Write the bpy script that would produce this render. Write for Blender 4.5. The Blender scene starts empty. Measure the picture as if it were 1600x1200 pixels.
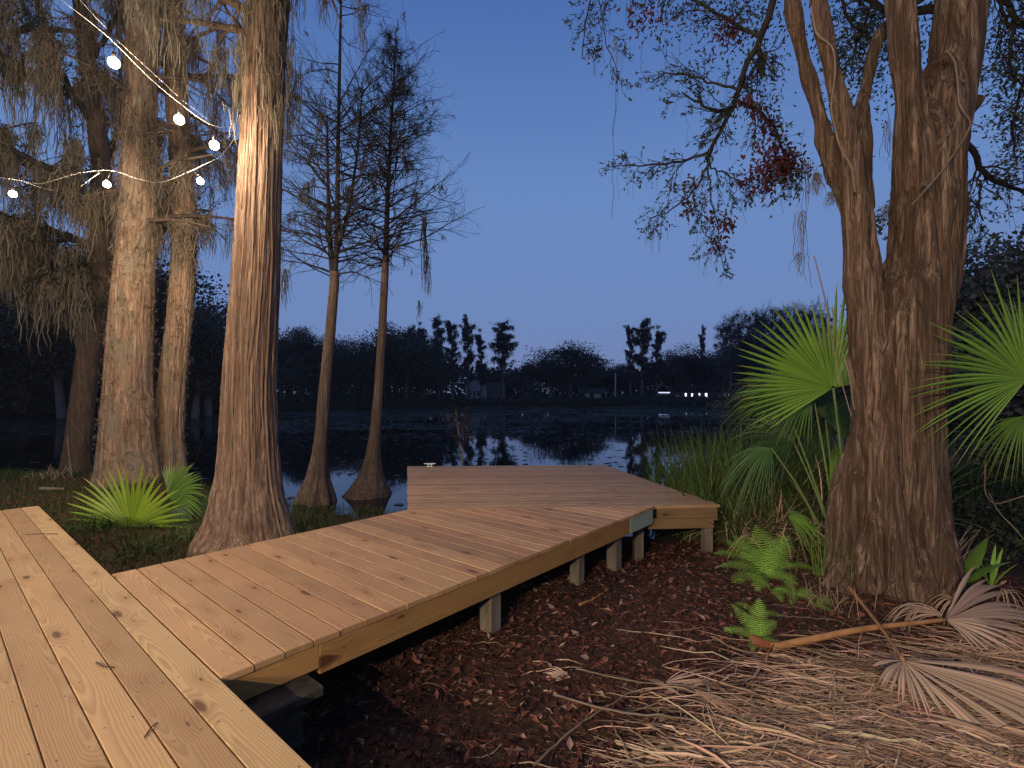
import bpy, math, random
import numpy as np
from mathutils import Vector, Matrix

random.seed(7)
rng = np.random.default_rng(7)
scene = bpy.context.scene
COL = scene.collection

# ------------------------------------------------------------------ camera
F = 785.0          # focal length in pixels of a 1600 px wide picture
HZ = 615.0         # picture row of the horizon
CZ = 2.05          # camera height over the water (deck top is 0.80)
DECK = 0.80
cd = bpy.data.cameras.new("camera")
cam = bpy.data.objects.new("camera", cd)
COL.objects.link(cam)
cam.location = (0, 0, CZ)
cam.rotation_euler = (math.radians(90), 0, 0)
cd.sensor_width = 36
cd.lens = 36 * F / 1600
cd.shift_y = (HZ - 600) / 1600
cd.clip_start = 0.05
cd.clip_end = 3000
scene.camera = cam

# ------------------------------------------------------------------ sky (dusk, sun already down)
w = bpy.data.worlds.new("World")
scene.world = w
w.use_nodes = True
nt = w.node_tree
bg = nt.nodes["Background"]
tc = nt.nodes.new("ShaderNodeTexCoord")
sep = nt.nodes.new("ShaderNodeSeparateXYZ")
nt.links.new(tc.outputs["Generated"], sep.inputs[0])
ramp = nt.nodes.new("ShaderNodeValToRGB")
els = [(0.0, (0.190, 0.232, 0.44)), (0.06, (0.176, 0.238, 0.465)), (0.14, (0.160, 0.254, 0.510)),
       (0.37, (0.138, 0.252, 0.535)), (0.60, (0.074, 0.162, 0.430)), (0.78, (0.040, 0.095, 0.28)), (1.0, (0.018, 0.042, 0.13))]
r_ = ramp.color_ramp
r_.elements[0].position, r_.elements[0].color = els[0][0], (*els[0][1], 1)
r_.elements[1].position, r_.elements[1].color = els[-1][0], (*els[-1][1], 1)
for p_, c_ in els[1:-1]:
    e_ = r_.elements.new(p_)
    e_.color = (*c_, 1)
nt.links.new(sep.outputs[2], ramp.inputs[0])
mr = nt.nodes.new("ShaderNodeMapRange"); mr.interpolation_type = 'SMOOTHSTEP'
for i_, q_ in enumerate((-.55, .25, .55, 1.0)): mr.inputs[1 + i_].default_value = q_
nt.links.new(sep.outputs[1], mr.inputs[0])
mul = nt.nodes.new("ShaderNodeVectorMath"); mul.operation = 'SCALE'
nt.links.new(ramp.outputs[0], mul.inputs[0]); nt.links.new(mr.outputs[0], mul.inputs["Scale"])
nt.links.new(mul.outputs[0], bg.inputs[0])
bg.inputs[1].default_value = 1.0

scene.view_settings.view_transform = 'Standard'
scene.view_settings.look = 'None'
scene.view_settings.exposure = 0.0
scene.view_settings.gamma = 1.0
scene.render.engine = 'CYCLES'
cy = scene.cycles
cy.use_denoising = True
cy.max_bounces = 6
cy.diffuse_bounces = 3
cy.glossy_bounces = 3
cy.transmission_bounces = 4
cy.transparent_max_bounces = 8
cy.sample_clamp_indirect = 4.0
cy.caustics_reflective = False
cy.caustics_refractive = False
cy.use_light_tree = True

BULB_COLOUR = (1.0, 0.785, 0.55)

# ------------------------------------------------------------------ maths helpers
def at(px, py, d):
    return np.array([(px - 800) / F * d, d, CZ - (py - HZ) / F * d])

def nrm(v):
    v = np.asarray(v, float)
    return v / np.maximum(np.linalg.norm(v, axis=-1, keepdims=True), 1e-9)

def _hash(i, j, k):
    n = (i * 374761393 + j * 668265263 + k * 2147483647 + 12345) & 0xffffffff
    n = ((n ^ (n >> 13)) * 1274126177) & 0xffffffff
    n = n ^ (n >> 16)
    return (n & 0xffff) / 65535.0

def vnoise(x, y, z):
    x, y, z = np.broadcast_arrays(np.asarray(x, float), np.asarray(y, float), np.asarray(z, float))
    i, j, k = np.floor(x).astype(np.int64), np.floor(y).astype(np.int64), np.floor(z).astype(np.int64)
    a, b, c = x - i, y - j, z - k
    a, b, c = a * a * (3 - 2 * a), b * b * (3 - 2 * b), c * c * (3 - 2 * c)
    r = 0
    for di in (0, 1):
        for dj in (0, 1):
            for dk in (0, 1):
                wgt = (a if di else 1 - a) * (b if dj else 1 - b) * (c if dk else 1 - c)
                r = r + wgt * _hash(i + di, j + dj, k + dk)
    return r * 2 - 1

def fbm(x, y, z, o=3):
    s, a, t = 0, 1.0, 0
    for q in range(o):
        s = s + a * vnoise(x * 2 ** q + 17 * q, y * 2 ** q, z * 2 ** q)
        t += a
        a *= .5
    return s / t

def smooth(a, b, x):
    t = np.clip((np.asarray(x, float) - a) / (b - a), 0, 1)
    return t * t * (3 - 2 * t)

# ------------------------------------------------------------------ mesh collector
class MB:
    def __init__(s):
        s.V, s.Q, s.T, s.N, s.n = [], [], [], [], 0
        s.C, s.UV = [], []
    def add(s, V, quads=None, tris=None, ngons=None, col=None, uv=None):
        V = np.asarray(V, float).reshape(-1, 3)
        if quads is not None and len(quads): s.Q.append(np.asarray(quads, np.int64).reshape(-1, 4) + s.n)
        if tris is not None and len(tris): s.T.append(np.asarray(tris, np.int64).reshape(-1, 3) + s.n)
        if ngons is not None: s.N += [[i + s.n for i in g] for g in ngons]
        c = np.ones((len(V), 3)) * .5 if col is None else np.broadcast_to(np.asarray(col, float), (len(V), 3))
        u = np.zeros((len(V), 2)) if uv is None else np.asarray(uv, float).reshape(-1, 2)
        s.V.append(V); s.C.append(c); s.UV.append(u); s.n += len(V)
        return s
    def build(s, name, mat, parent=None, smooth_=False, kind=None, label=None):
        V = np.concatenate(s.V) if s.V else np.zeros((0, 3))
        off = np.zeros(3)
        p = parent
        while p is not None:
            off += np.array(p.location)
            p = p.parent
        V = V - off
        me = bpy.data.meshes.new(name)
        Q = np.concatenate(s.Q) if s.Q else np.zeros((0, 4), np.int64)
        T = np.concatenate(s.T) if s.T else np.zeros((0, 3), np.int64)
        nl = [len(g) for g in s.N]
        loops = np.concatenate([Q.ravel(), T.ravel(), np.array([i for g in s.N for i in g], np.int64)])
        tot = np.concatenate([np.full(len(Q), 4), np.full(len(T), 3), np.array(nl, np.int64)]).astype(np.int64)
        start = np.concatenate([[0], np.cumsum(tot)[:-1]]) if len(tot) else np.zeros(0)
        me.vertices.add(len(V)); me.vertices.foreach_set("co", V.astype(np.float32).ravel())
        me.loops.add(len(loops)); me.loops.foreach_set("vertex_index", loops.astype(np.int32))
        me.polygons.add(len(tot))
        me.polygons.foreach_set("loop_start", start.astype(np.int32))
        me.polygons.foreach_set("loop_total", tot.astype(np.int32))
        me.update(calc_edges=True)
        me.validate()
        C = np.concatenate(s.C)
        ca = me.color_attributes.new("tint", 'FLOAT_COLOR', 'POINT')
        ca.data.foreach_set("color", np.concatenate([C, np.ones((len(C), 1))], 1).astype(np.float32).ravel())
        UV = np.concatenate(s.UV)
        if len(me.loops) == len(loops):
            ul = me.uv_layers.new(name="UVMap")
            ul.data.foreach_set("uv", UV[loops].astype(np.float32).ravel())
        me.polygons.foreach_set("use_smooth", np.full(len(me.polygons), bool(smooth_)))
        me.materials.append(mat)
        o = bpy.data.objects.new(name, me)
        COL.objects.link(o)
        if parent is not None: o.parent = parent
        if kind: o["kind"] = kind
        if label: o["label"] = label
        return o

def tag(o, label, cat, group=None):
    o["label"] = label; o["category"] = cat
    if group: o["group"] = group
    return o

def thing(name, label, cat, loc=(0, 0, 0), group=None):
    o = bpy.data.objects.new(name, None)
    COL.objects.link(o)
    o.location = [float(c) for c in loc]
    o.empty_display_size = .1
    return tag(o, label, cat, group)

def dup(root, loc, rz=0, sc=1.0, label=None, group=None):
    r = root.copy(); COL.objects.link(r)
    r.location = [float(c) for c in loc]; r.rotation_euler = (0, 0, rz)
    r.scale = (sc, sc, sc) if np.isscalar(sc) else sc
    if label: r["label"] = label
    if group: r["group"] = group
    for ch in list(root.children):
        c = ch.copy(); COL.objects.link(c); c.parent = r
        for g in list(ch.children):
            d = g.copy(); COL.objects.link(d); d.parent = c
    return r

def tubes(mb, P, R, sides=3, caps=False, col=None):
    """P (n,k,3) centre lines, R (n,k)"""
    P = np.asarray(P, float); R = np.asarray(R, float)
    if P.ndim == 2: P = P[None]; R = R[None]
    n, k, _ = P.shape
    if n == 0: return
    T = np.gradient(P, axis=1); T = nrm(T)
    ref = np.where(np.abs(T[:, :1, 2:3]) > .9, np.array([1., 0, 0]), np.array([0, 0, 1.]))
    mean = nrm(P[:, -1:] - P[:, :1] + 1e-6)
    ref = np.where(np.abs(mean[..., 2:3]) > .8, np.array([1., .1, 0]), np.array([.05, 0, 1.]))
    U = nrm(np.cross(T, np.broadcast_to(ref, T.shape)))
    W = np.cross(T, U)
    a = np.arange(sides) / sides * 2 * np.pi
    ring = U[:, :, None] * np.cos(a)[None, None, :, None] + W[:, :, None] * np.sin(a)[None, None, :, None]
    V = P[:, :, None] + ring * R[:, :, None, None]
    base = (np.arange(n) * k * sides)[:, None, None] + (np.arange(k - 1) * sides)[None, :, None]
    i = np.arange(sides)[None, None, :]; j = (i + 1) % sides
    q = np.stack([base + i, base + j, base + sides + j, base + sides + i], -1).reshape(-1, 4)
    ng = None
    if caps:
        ng = []
        for m in range(n):
            ng.append([m * k * sides + s for s in range(sides)][::-1])
            ng.append([m * k * sides + (k - 1) * sides + s for s in range(sides)])
    c = None
    if col is not None:
        c = np.repeat(np.broadcast_to(np.asarray(col, float), (n, 3)), k * sides, 0)
    uv = np.stack([np.broadcast_to((np.arange(sides) / sides)[None, None], (n, k, sides)),
                   np.broadcast_to(np.cumsum(np.linalg.norm(np.diff(P, axis=1, prepend=P[:, :1]), axis=-1), 1)[:, :, None], (n, k, sides))], -1)
    mb.add(V.reshape(-1, 3), quads=q, ngons=ng, col=c, uv=uv.reshape(-1, 2))

def ribbons(mb, P, W, S, col=None, fold=0.0):
    """flat strips: P (n,k,3), W (n,k) half widths, S (n,3) or (n,k,3) side direction; fold lifts the edges"""
    P = np.asarray(P, float); n, k, _ = P.shape
    if n == 0: return
    S = np.asarray(S, float)
    if S.ndim == 2: S = np.repeat(S[:, None], k, 1)
    T = nrm(np.gradient(P, axis=1))
    S = nrm(S - T * (S * T).sum(-1, keepdims=True))
    c = None if col is None else np.asarray(col, float)
    if fold:
        Nn = np.cross(T, S)
        L = P - S * W[..., None] + Nn * (W * fold)[..., None]
        Rr = P + S * W[..., None] + Nn * (W * fold)[..., None]
        V = np.stack([L, P, Rr], 2); m = 3
    else:
        V = np.stack([P - S * W[..., None], P + S * W[..., None]], 2); m = 2
    base = (np.arange(n) * k * m)[:, None, None] + (np.arange(k - 1) * m)[None, :, None]
    i = np.arange(m - 1)[None, None, :]
    q = np.stack([base + i, base + i + 1, base + m + i + 1, base + m + i], -1).reshape(-1, 4)
    if c is not None: c = np.repeat(np.broadcast_to(c, (n, 3)), k * m, 0)
    mb.add(V.reshape(-1, 3), quads=q, col=c)

def leaf_cards(mb, P, D, L, Wd, col=None, r=rng, fold=.25):
    """pointed leaves, two triangles folded on the midrib"""
    P = np.asarray(P, float); n = len(P)
    if n == 0: return
    D = nrm(D)
    S = nrm(np.cross(D, r.normal(size=(n, 3)) + 1e-6)); Nn = np.cross(D, S)
    L = np.broadcast_to(L, (n,))[:, None]; Wd = np.broadcast_to(Wd, (n,))[:, None]
    mid = P + D * L * .45
    V = np.stack([P, mid - S * Wd + Nn * Wd * fold, P + D * L, mid + S * Wd + Nn * Wd * fold], 1)
    b = (np.arange(n) * 4)[:, None]
    t = np.concatenate([b + np.array([0, 2, 1]), b + np.array([0, 3, 2])], 1).reshape(-1, 3)
    if col is not None: col = np.repeat(np.broadcast_to(np.asarray(col, float), (n, 3)), 4, 0)
    mb.add(V.reshape(-1, 3), tris=t, col=col)

def resample(pts, k, r=None):
    pts = np.asarray(pts, float)
    s = np.concatenate([[0], np.cumsum(np.linalg.norm(np.diff(pts, axis=0), axis=1))])
    t = np.linspace(0, s[-1], k)
    # smooth interpolation
    out = np.stack([np.interp(t, s, pts[:, i]) for i in range(3)], 1)
    for _ in range(max(1, k // (2 * len(pts)))):
        out[1:-1] = .25 * out[:-2] + .5 * out[1:-1] + .25 * out[2:]
    if r is None: return out
    return out, np.interp(t, s, r)

def spawn(P, R, m, t0, t1, length, ang, k=5, up=0.0, jit=.15, rr=.6, tip=.35, rmin=.0015, lenfall=0.4, r=rng):
    """children of every branch in P: m each, from t0 to t1 along it"""
    n, kk, _ = P.shape
    idx = np.repeat(np.arange(n), m)
    N = len(idx)
    if N == 0: return np.zeros((0, k, 3)), np.zeros((0, k))
    t = r.uniform(t0, t1, N)
    f = t * (kk - 1); i = np.minimum(f.astype(int), kk - 2); a = (f - i)[:, None]
    p = P[idx, i] * (1 - a) + P[idx, i + 1] * a
    tan = nrm(P[idx, i + 1] - P[idx, i])
    rad = R[idx, i] * (1 - a[:, 0]) + R[idx, i + 1] * a[:, 0]
    perp = nrm(np.cross(tan, r.normal(size=(N, 3))))
    an = ang * r.uniform(.7, 1.3, N)[:, None]
    d = nrm(tan * np.cos(an) + perp * np.sin(an))
    L = (length if np.isscalar(length) else np.repeat(length, m)) * r.uniform(.6, 1.25, N) * (1 - lenfall * t)
    out = np.zeros((N, k, 3)); out[:, 0] = p
    for q in range(1, k):
        out[:, q] = out[:, q - 1] + d * (L / (k - 1))[:, None]
        d = nrm(d + np.array([0, 0, up]) + r.normal(size=(N, 3)) * jit)
    r0 = np.maximum(rad * rr, rmin)
    RR = r0[:, None] * np.linspace(1, tip, k)[None]
    return out, np.maximum(RR, rmin * .7)

def points_on(P, n, t0=0.0, t1=1.0, r=rng):
    N, k, _ = P.shape
    i = r.integers(0, N, n); f = r.uniform(t0, t1, n) * (k - 1)
    j = np.minimum(f.astype(int), k - 2); a = (f - j)[:, None]
    return P[i, j] * (1 - a) + P[i, j + 1] * a, nrm(P[i, j + 1] - P[i, j])

def hang(mb, pts, lens, strands, spread, width=.006, k=6, wig=.03, col=None, r=rng, out=None):
    """drapes of hanging moss below each point"""
    pts = np.asarray(pts, float); n = len(pts)
    P0 = np.repeat(pts, strands, 0)
    L = np.repeat(np.broadcast_to(lens, (n,)), strands) * r.uniform(.25, 1.0, n * strands)
    N = len(P0)
    sp = r.normal(size=(N, 3)) * spread * np.array([1, 1, .45])
    P = np.zeros((N, k, 3)); P[:, 0] = P0 + sp
    drift = -sp * np.array([.35, .35, 0])
    for q in range(1, k):
        st = np.zeros((N, 3)); st[:, 2] = -L / (k - 1)
        st += r.normal(size=(N, 3)) * wig * np.array([1, 1, .3]) + drift / k
        P[:, q] = P[:, q - 1] + st
    Wd = width * r.uniform(.5, 1.3, N)[:, None] * np.array([.7] + [1] * (k - 2) + [.25])[None]
    S = r.normal(size=(N, 3)); S[:, 2] *= .1
    c = None
    if col is not None:
        c = np.asarray(col)[None] * r.uniform(.7, 1.3, (N, 1))
    ribbons(mb, P, Wd, S, col=c)

def box(mb, c, sx, sy, sz, ax=(1, 0), col=None, bev=.004, seed=None):
    """upright box: centre c, sizes along ax, across ax, up; edges chamfered"""
    ax = np.array([ax[0], ax[1], 0.]); ax /= np.linalg.norm(ax); ay = np.array([-ax[1], ax[0], 0.]); az = np.array([0, 0, 1.])
    V, UV = [], []
    h = np.array([sx, sy, sz]) / 2
    for sgn in [(-1, -1, -1), (1, -1, -1), (1, 1, -1), (-1, 1, -1), (-1, -1, 1), (1, -1, 1), (1, 1, 1), (-1, 1, 1)]:
        sgn = np.array(sgn)
        for d in range(3):
            q = h - bev; q[d] = h[d]; q = q * sgn
            V.append(np.asarray(c) + ax * q[0] + ay * q[1] + az * q[2])
            big = int(np.argmax(h)); oth = [i for i in range(3) if i != big]
            UV.append((q[big], q[oth[0]] + q[oth[1]]))
    def f(cs, d): return [3 * c_ + d for c_ in cs]
    ng = [f([0, 3, 2, 1], 2), f([4, 5, 6, 7], 2), f([0, 1, 5, 4], 1), f([2, 3, 7, 6], 1), f([1, 2, 6, 5], 0), f([3, 0, 4, 7], 0)]
    edges = [(0, 1, 1, 2), (2, 3, 1, 2), (4, 5, 1, 2), (6, 7, 1, 2), (1, 2, 0, 2), (3, 0, 0, 2), (5, 6, 0, 2), (7, 4, 0, 2), (0, 4, 0, 1), (1, 5, 0, 1), (2, 6, 0, 1), (3, 7, 0, 1)]
    for a, b, d1_, d2_ in edges: ng.append([3 * a + d1_, 3 * b + d1_, 3 * b + d2_, 3 * a + d2_])
    for a in range(8): ng.append([3 * a, 3 * a + 1, 3 * a + 2])
    # fix winding outward
    V = np.array(V); cc = np.asarray(c)
    fixed = []
    for g in ng:
        p = V[g]; nn = np.cross(p[1] - p[0], p[2] - p[0])
        fixed.append(g if np.dot(nn, p.mean(0) - cc) > 0 else g[::-1])
    if col is None: col = rng.random(3)
    mb.add(V, ngons=fixed, col=col, uv=UV)

def clip(poly, a, b, c):
    """keep a*x+b*y<=c"""
    out = []
    for i in range(len(poly)):
        p, q = poly[i], poly[(i + 1) % len(poly)]
        dp, dq = a * p[0] + b * p[1] - c, a * q[0] + b * q[1] - c
        if dp <= 0: out.append(p)
        if dp * dq < 0:
            t = dp / (dp - dq); out.append((p[0] + t * (q[0] - p[0]), p[1] + t * (q[1] - p[1])))
    return out

def board(mb, poly, ztop, th, ax, bev=.004, col=None):
    """a deck board: convex polygon (counter-clockwise or not) extruded, arrised upper edge, grain along ax"""
    P = np.array(poly, float)
    area = .5 * np.sum(P[:, 0] * np.roll(P[:, 1], -1) - np.roll(P[:, 0], -1) * P[:, 1])
    if area < 0: P = P[::-1]; area = -area
    if area < 1e-4: return
    n = len(P)
    e = nrm(np.roll(P, -1, 0) - P); nin = np.stack([-e[:, 1], e[:, 0]], 1)
    I = []
    for i in range(n):
        n0, n1 = nin[i - 1], nin[i]
        A = np.array([n0, n1]); bb = np.array([n0 @ P[i] + bev, n1 @ P[i] + bev])
        if abs(np.linalg.det(A)) < .15: I.append(P[i] + n1 * bev)
        else: I.append(np.linalg.solve(A, bb))
    I = np.array(I)
    ax = np.array(ax) / np.linalg.norm(ax); ay = np.array([-ax[1], ax[0]])
    cen = P.mean(0)
    V = np.concatenate([np.c_[I, np.full(n, ztop)], np.c_[P, np.full(n, ztop - bev)], np.c_[P, np.full(n, ztop - th)]])
    uv = np.stack([(V[:, :2] - cen) @ ax, (V[:, :2] - cen) @ ay + (ztop - V[:, 2]) * .5], 1)
    ng = [list(range(n)), [2 * n + i for i in range(n)][::-1]]
    for i in range(n):
        j = (i + 1) % n
        ng.append([i, n + i, n + j, j]); ng.append([n + i, 2 * n + i, 2 * n + j, n + j])
    mb.add(V, ngons=ng, col=rng.random(3) if col is None else col, uv=uv)

# ------------------------------------------------------------------ materials
class NT:
    def __init__(s, name):
        s.m = bpy.data.materials.new(name); s.m.use_nodes = True
        s.t = s.m.node_tree; s.b = s.t.nodes["Principled BSDF"]; s.out = s.t.nodes["Material Output"]
    def n(s, ty, **kw):
        o = s.t.nodes.new(ty)
        for k, v in kw.items(): setattr(o, k, v)
        return o
    def put(s, sock, v):
        if v is None: return
        if hasattr(v, "is_linked") or hasattr(v, "links"): s.t.links.new(v, sock)
        else:
            try: sock.default_value = v
            except Exception: sock.default_value = (*v, 1)
    def math(s, op, a, b=None, c=None, clamp=False):
        o = s.n("ShaderNodeMath", operation=op, use_clamp=clamp)
        s.put(o.inputs[0], a); s.put(o.inputs[1], b); s.put(o.inputs[2], c)
        return o.outputs[0]
    def vec(s, x, y, z):
        o = s.n("ShaderNodeCombineXYZ")
        for i, v in enumerate((x, y, z)): s.put(o.inputs[i], v)
        return o.outputs[0]
    def sepv(s, v):
        o = s.n("ShaderNodeSeparateXYZ"); s.t.links.new(v, o.inputs[0]); return o.outputs
    def noise(s, v, scale=1.0, detail=3.0, rough=.55, dist=0.0):
        o = s.n("ShaderNodeTexNoise"); s.t.links.new(v, o.inputs["Vector"])
        o.inputs["Scale"].default_value = scale; o.inputs["Detail"].default_value = detail
        o.inputs["Roughness"].default_value = rough; o.inputs["Distortion"].default_value = dist
        return o.outputs["Fac"]
    def voro(s, v, scale=1.0, feature='F1', rand=1.0):
        o = s.n("ShaderNodeTexVoronoi", feature=feature); s.t.links.new(v, o.inputs["Vector"])
        o.inputs["Scale"].default_value = scale; o.inputs["Randomness"].default_value = rand
        return o
    def mapr(s, v, a, b, c=0.0, d=1.0):
        o = s.n("ShaderNodeMapRange"); o.clamp = True
        s.put(o.inputs[0], v)
        for i, q in enumerate((a, b, c, d)): o.inputs[1 + i].default_value = q
        return o.outputs[0]
    def mix(s, f, a, b, mode='MIX'):
        o = s.n("ShaderNodeMix", data_type='RGBA', blend_type=mode)
        s.put(o.inputs[0], f)
        for sock, v in ((o.inputs[6], a), (o.inputs[7], b)):
            if isinstance(v, (tuple, list)): sock.default_value = (*v[:3], 1)
            else: s.t.links.new(v, sock)
        return o.outputs[2]
    def ramp(s, f, els):
        o = s.n("ShaderNodeValToRGB"); r = o.color_ramp
        r.elements[0].position, r.elements[0].color = els[0][0], (*els[0][1], 1)
        r.elements[1].position, r.elements[1].color = els[-1][0], (*els[-1][1], 1)
        for p, c in els[1:-1]:
            e = r.elements.new(p); e.color = (*c, 1)
        s.t.links.new(f, o.inputs[0]); return o.outputs[0]
    def obj(s): return s.n("ShaderNodeTexCoord").outputs["Object"]
    def geo(s): return s.n("ShaderNodeNewGeometry").outputs["Position"]
    def tint(s):
        o = s.n("ShaderNodeAttribute"); o.attribute_name = "tint"; return o
    def scaled(s, v, sc):
        o = s.n("ShaderNodeVectorMath", operation='MULTIPLY'); s.t.links.new(v, o.inputs[0]); o.inputs[1].default_value = sc
        return o.outputs[0]
    def bump(s, h, strength=.5, dist=.01):
        o = s.n("ShaderNodeBump"); o.inputs["Strength"].default_value = strength; o.inputs["Distance"].default_value = dist
        s.put(o.inputs["Height"], h); s.t.links.new(o.outputs[0], s.b.inputs["Normal"]); return o
    def fin(s, col=None, rough=None, spec=None):
        if col is not None:
            if isinstance(col, (tuple, list)): s.b.inputs["Base Color"].default_value = (*col[:3], 1)
            else: s.t.links.new(col, s.b.inputs["Base Color"])
        if rough is not None: s.put(s.b.inputs["Roughness"], rough)
        if spec is not None: s.b.inputs["Specular IOR Level"].default_value = spec
        return s.m

def wood(name, light, dark, pink, grain=.55, knot=True, rough=.62, grey=None, kt=.52, ks=.10, screws=False):
    s = NT(name)
    u, v, _ = s.sepv(s.n("ShaderNodeUVMap").outputs[0])
    t = s.n("ShaderNodeSeparateColor"); s.t.links.new(s.tint().outputs["Color"], t.inputs[0])
    r, g, b = t.outputs
    M = s.math
    ur = M('ADD', u, M('MULTIPLY', r, 53.0)); vg = M('ADD', v, M('MULTIPLY', g, 7.0))
    n1 = s.noise(s.vec(M('MULTIPLY', ur, 1.6), M('MULTIPLY', vg, 9.0), b), 1.0, 3)
    n2 = s.noise(s.vec(M('MULTIPLY', ur, .8), M('MULTIPLY', vg, 2.0), g), 1.0, 1)
    fine = s.noise(s.vec(M('MULTIPLY', ur, 6.0), M('MULTIPLY', vg, 330.0), r), 1.0, 2)
    vv = M('ADD', M('ADD', v, M('MULTIPLY', M('SUBTRACT', r, .5), .11)), M('MULTIPLY', M('SUBTRACT', n1, .5), .045))
    ww = M('ADD', M('ADD', .015, M('MULTIPLY', g, .045)), M('ADD', M('MULTIPLY', u, M('MULTIPLY', M('SUBTRACT', b, .5), .07)), M('MULTIPLY', M('SUBTRACT', n2, .5), .11)))
    vo = None
    kn = 0.0
    if knot:
        kv = s.vec(M('MULTIPLY', ur, 1.9), M('MULTIPLY', vg, 6.5), 0.0)
        vo = s.voro(kv, 1.0); vo.voronoi_dimensions = '2D'; d = vo.outputs["Distance"]
        cs = s.n("ShaderNodeSeparateColor"); s.t.links.new(vo.outputs["Color"], cs.inputs[0])
        on = M('GREATER_THAN', cs.outputs[0], kt)
        size = M('ADD', .02, M('MULTIPLY', M('MULTIPLY', cs.outputs[1], cs.outputs[1]), ks))
        kw = M('ADD', d, M('MULTIPLY', M('SUBTRACT', n1, .5), .05))
        kn = M('MULTIPLY', on, s.mapr(M('DIVIDE', kw, size), .55, 1.15, 1.0, 0.0))
        near = M('MULTIPLY', on, s.mapr(d, .08, .36, 1.0, 0.0))
        ww = M('ADD', ww, M('MULTIPLY', near, .03))
    rad = M('SQRT', M('ADD', M('MULTIPLY', vv, vv), M('MULTIPLY', ww, ww)))
    ring = M('FRACT', M('MULTIPLY', rad, 105.0))
    rr = s.math('MULTIPLY', s.mapr(ring, .15, .85), s.mapr(ring, .86, 1.0, 1.0, 0.0))
    base = s.mix(s.mapr(b, .25, .9), light, pink)
    base = s.mix(M('MULTIPLY', rr, grain), base, dark)
    base = s.mix(M('MULTIPLY', fine, .35), base, dark)
    big = s.noise(s.vec(M('MULTIPLY', ur, 1.3), M('MULTIPLY', vg, 3.0), 3.0), 1.0, 3)
    hs = s.n("ShaderNodeHueSaturation"); s.t.links.new(base, hs.inputs["Color"])
    hs.inputs["Saturation"].default_value = 1.0
    s.t.links.new(M('ADD', M('ADD', .78, M('MULTIPLY', g, .3)), M('MULTIPLY', M('SUBTRACT', big, .5), .4)), hs.inputs["Value"])
    col = hs.outputs[0]
    if knot:
        col = s.mix(kn, col, (dark[0] * .2, dark[1] * .15, dark[2] * .13))
        col = s.mix(M('MULTIPLY', near, .35), col, (dark[0] * .7, dark[1] * .55, dark[2] * .45))
    if grey is not None:
        gn = s.noise(s.vec(M('MULTIPLY', ur, 2.0), M('MULTIPLY', vg, 14.0), 1.0), 1.0, 3)
        col = s.mix(s.mapr(gn, .35, .62), col, grey)
    if screws:
        us = M('MULTIPLY', M('ABSOLUTE', M('SUBTRACT', M('FRACT', M('ADD', M('DIVIDE', u, .46), .5)), .5)), .46)
        vs = M('SUBTRACT', M('ABSOLUTE', v), .043)
        ds = M('SQRT', M('ADD', M('MULTIPLY', us, us), M('MULTIPLY', vs, vs)))
        col = s.mix(s.mapr(ds, .0035, .0055, .85, 0.0), col, (.05, .035, .025))
    s.bump(M('ADD', M('MULTIPLY', fine, .5), M('MULTIPLY', rr, .5)), .25, .002)
    return s.fin(col, s.mapr(fine, .2, .8, rough - .08, rough + .1), .35)

def bark(name, dark, mid, light, sx=22.0, sz=2.2, bump=.8, dist=.02, moss=None, spots=None, mossz=None, wet=None):
    s = NT(name)
    p = s.obj()
    st = s.scaled(p, (sx, sx, sz))
    n = s.noise(st, 1.0, 6, .66, .9)
    st2 = s.scaled(p, (sx * .33, sx * .33, sz * .22))
    n2 = s.noise(st2, 1.0, 3, .5)
    st3 = s.scaled(p, (sx * 3, sx * 3, sz * 3.2))
    n3 = s.noise(st3, 1.0, 3)
    h = s.math('ADD', s.math('MULTIPLY', n, .75), s.math('MULTIPLY', n3, .25))
    col = s.ramp(h, [(.34, dark), (.48, mid), (.63, light)])
    col = s.mix(s.mapr(n2, .38, .68), col, s.mix(.5, mid, dark))
    if moss is not None:
        mn = s.noise(s.scaled(p, (4, 4, 1.4)), 1.0, 5, .65)
        f = s.mapr(mn, .48, .60)
        if mossz is not None:
            z = s.sepv(p)[2]
            f = s.math('MULTIPLY', f, s.mapr(z, mossz[0], mossz[1]))
        col = s.mix(f, col, moss)
    if spots is not None:
        v = s.voro(s.scaled(p, (21, 21, 12)), 1.0)
        sn = s.noise(s.scaled(p, (30, 30, 22)), 1.0, 3)
        pn = s.noise(s.scaled(p, (2.4, 2.4, 1.3)), 1.0, 2)
        f = s.math('MULTIPLY', s.mapr(s.math('ADD', v.outputs["Distance"], s.math('MULTIPLY', s.math('SUBTRACT', sn, .5), 1.1)), .02, .14, 1.0, 0.0), s.mapr(pn, .50, .62))
        col = s.mix(f, col, spots)
    if wet is not None:      # tide mark where the lake soaks the foot of the trunk
        z = s.math('ADD', s.sepv(p)[2], s.math('MULTIPLY', s.math('SUBTRACT', n3, .5), .12))
        col = s.mix(s.mapr(z, wet[0], wet[1], .85, 0.0), col, tuple(c * .45 for c in dark))
    s.bump(h, bump, dist)
    return s.fin(col, .85, .2)

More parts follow.
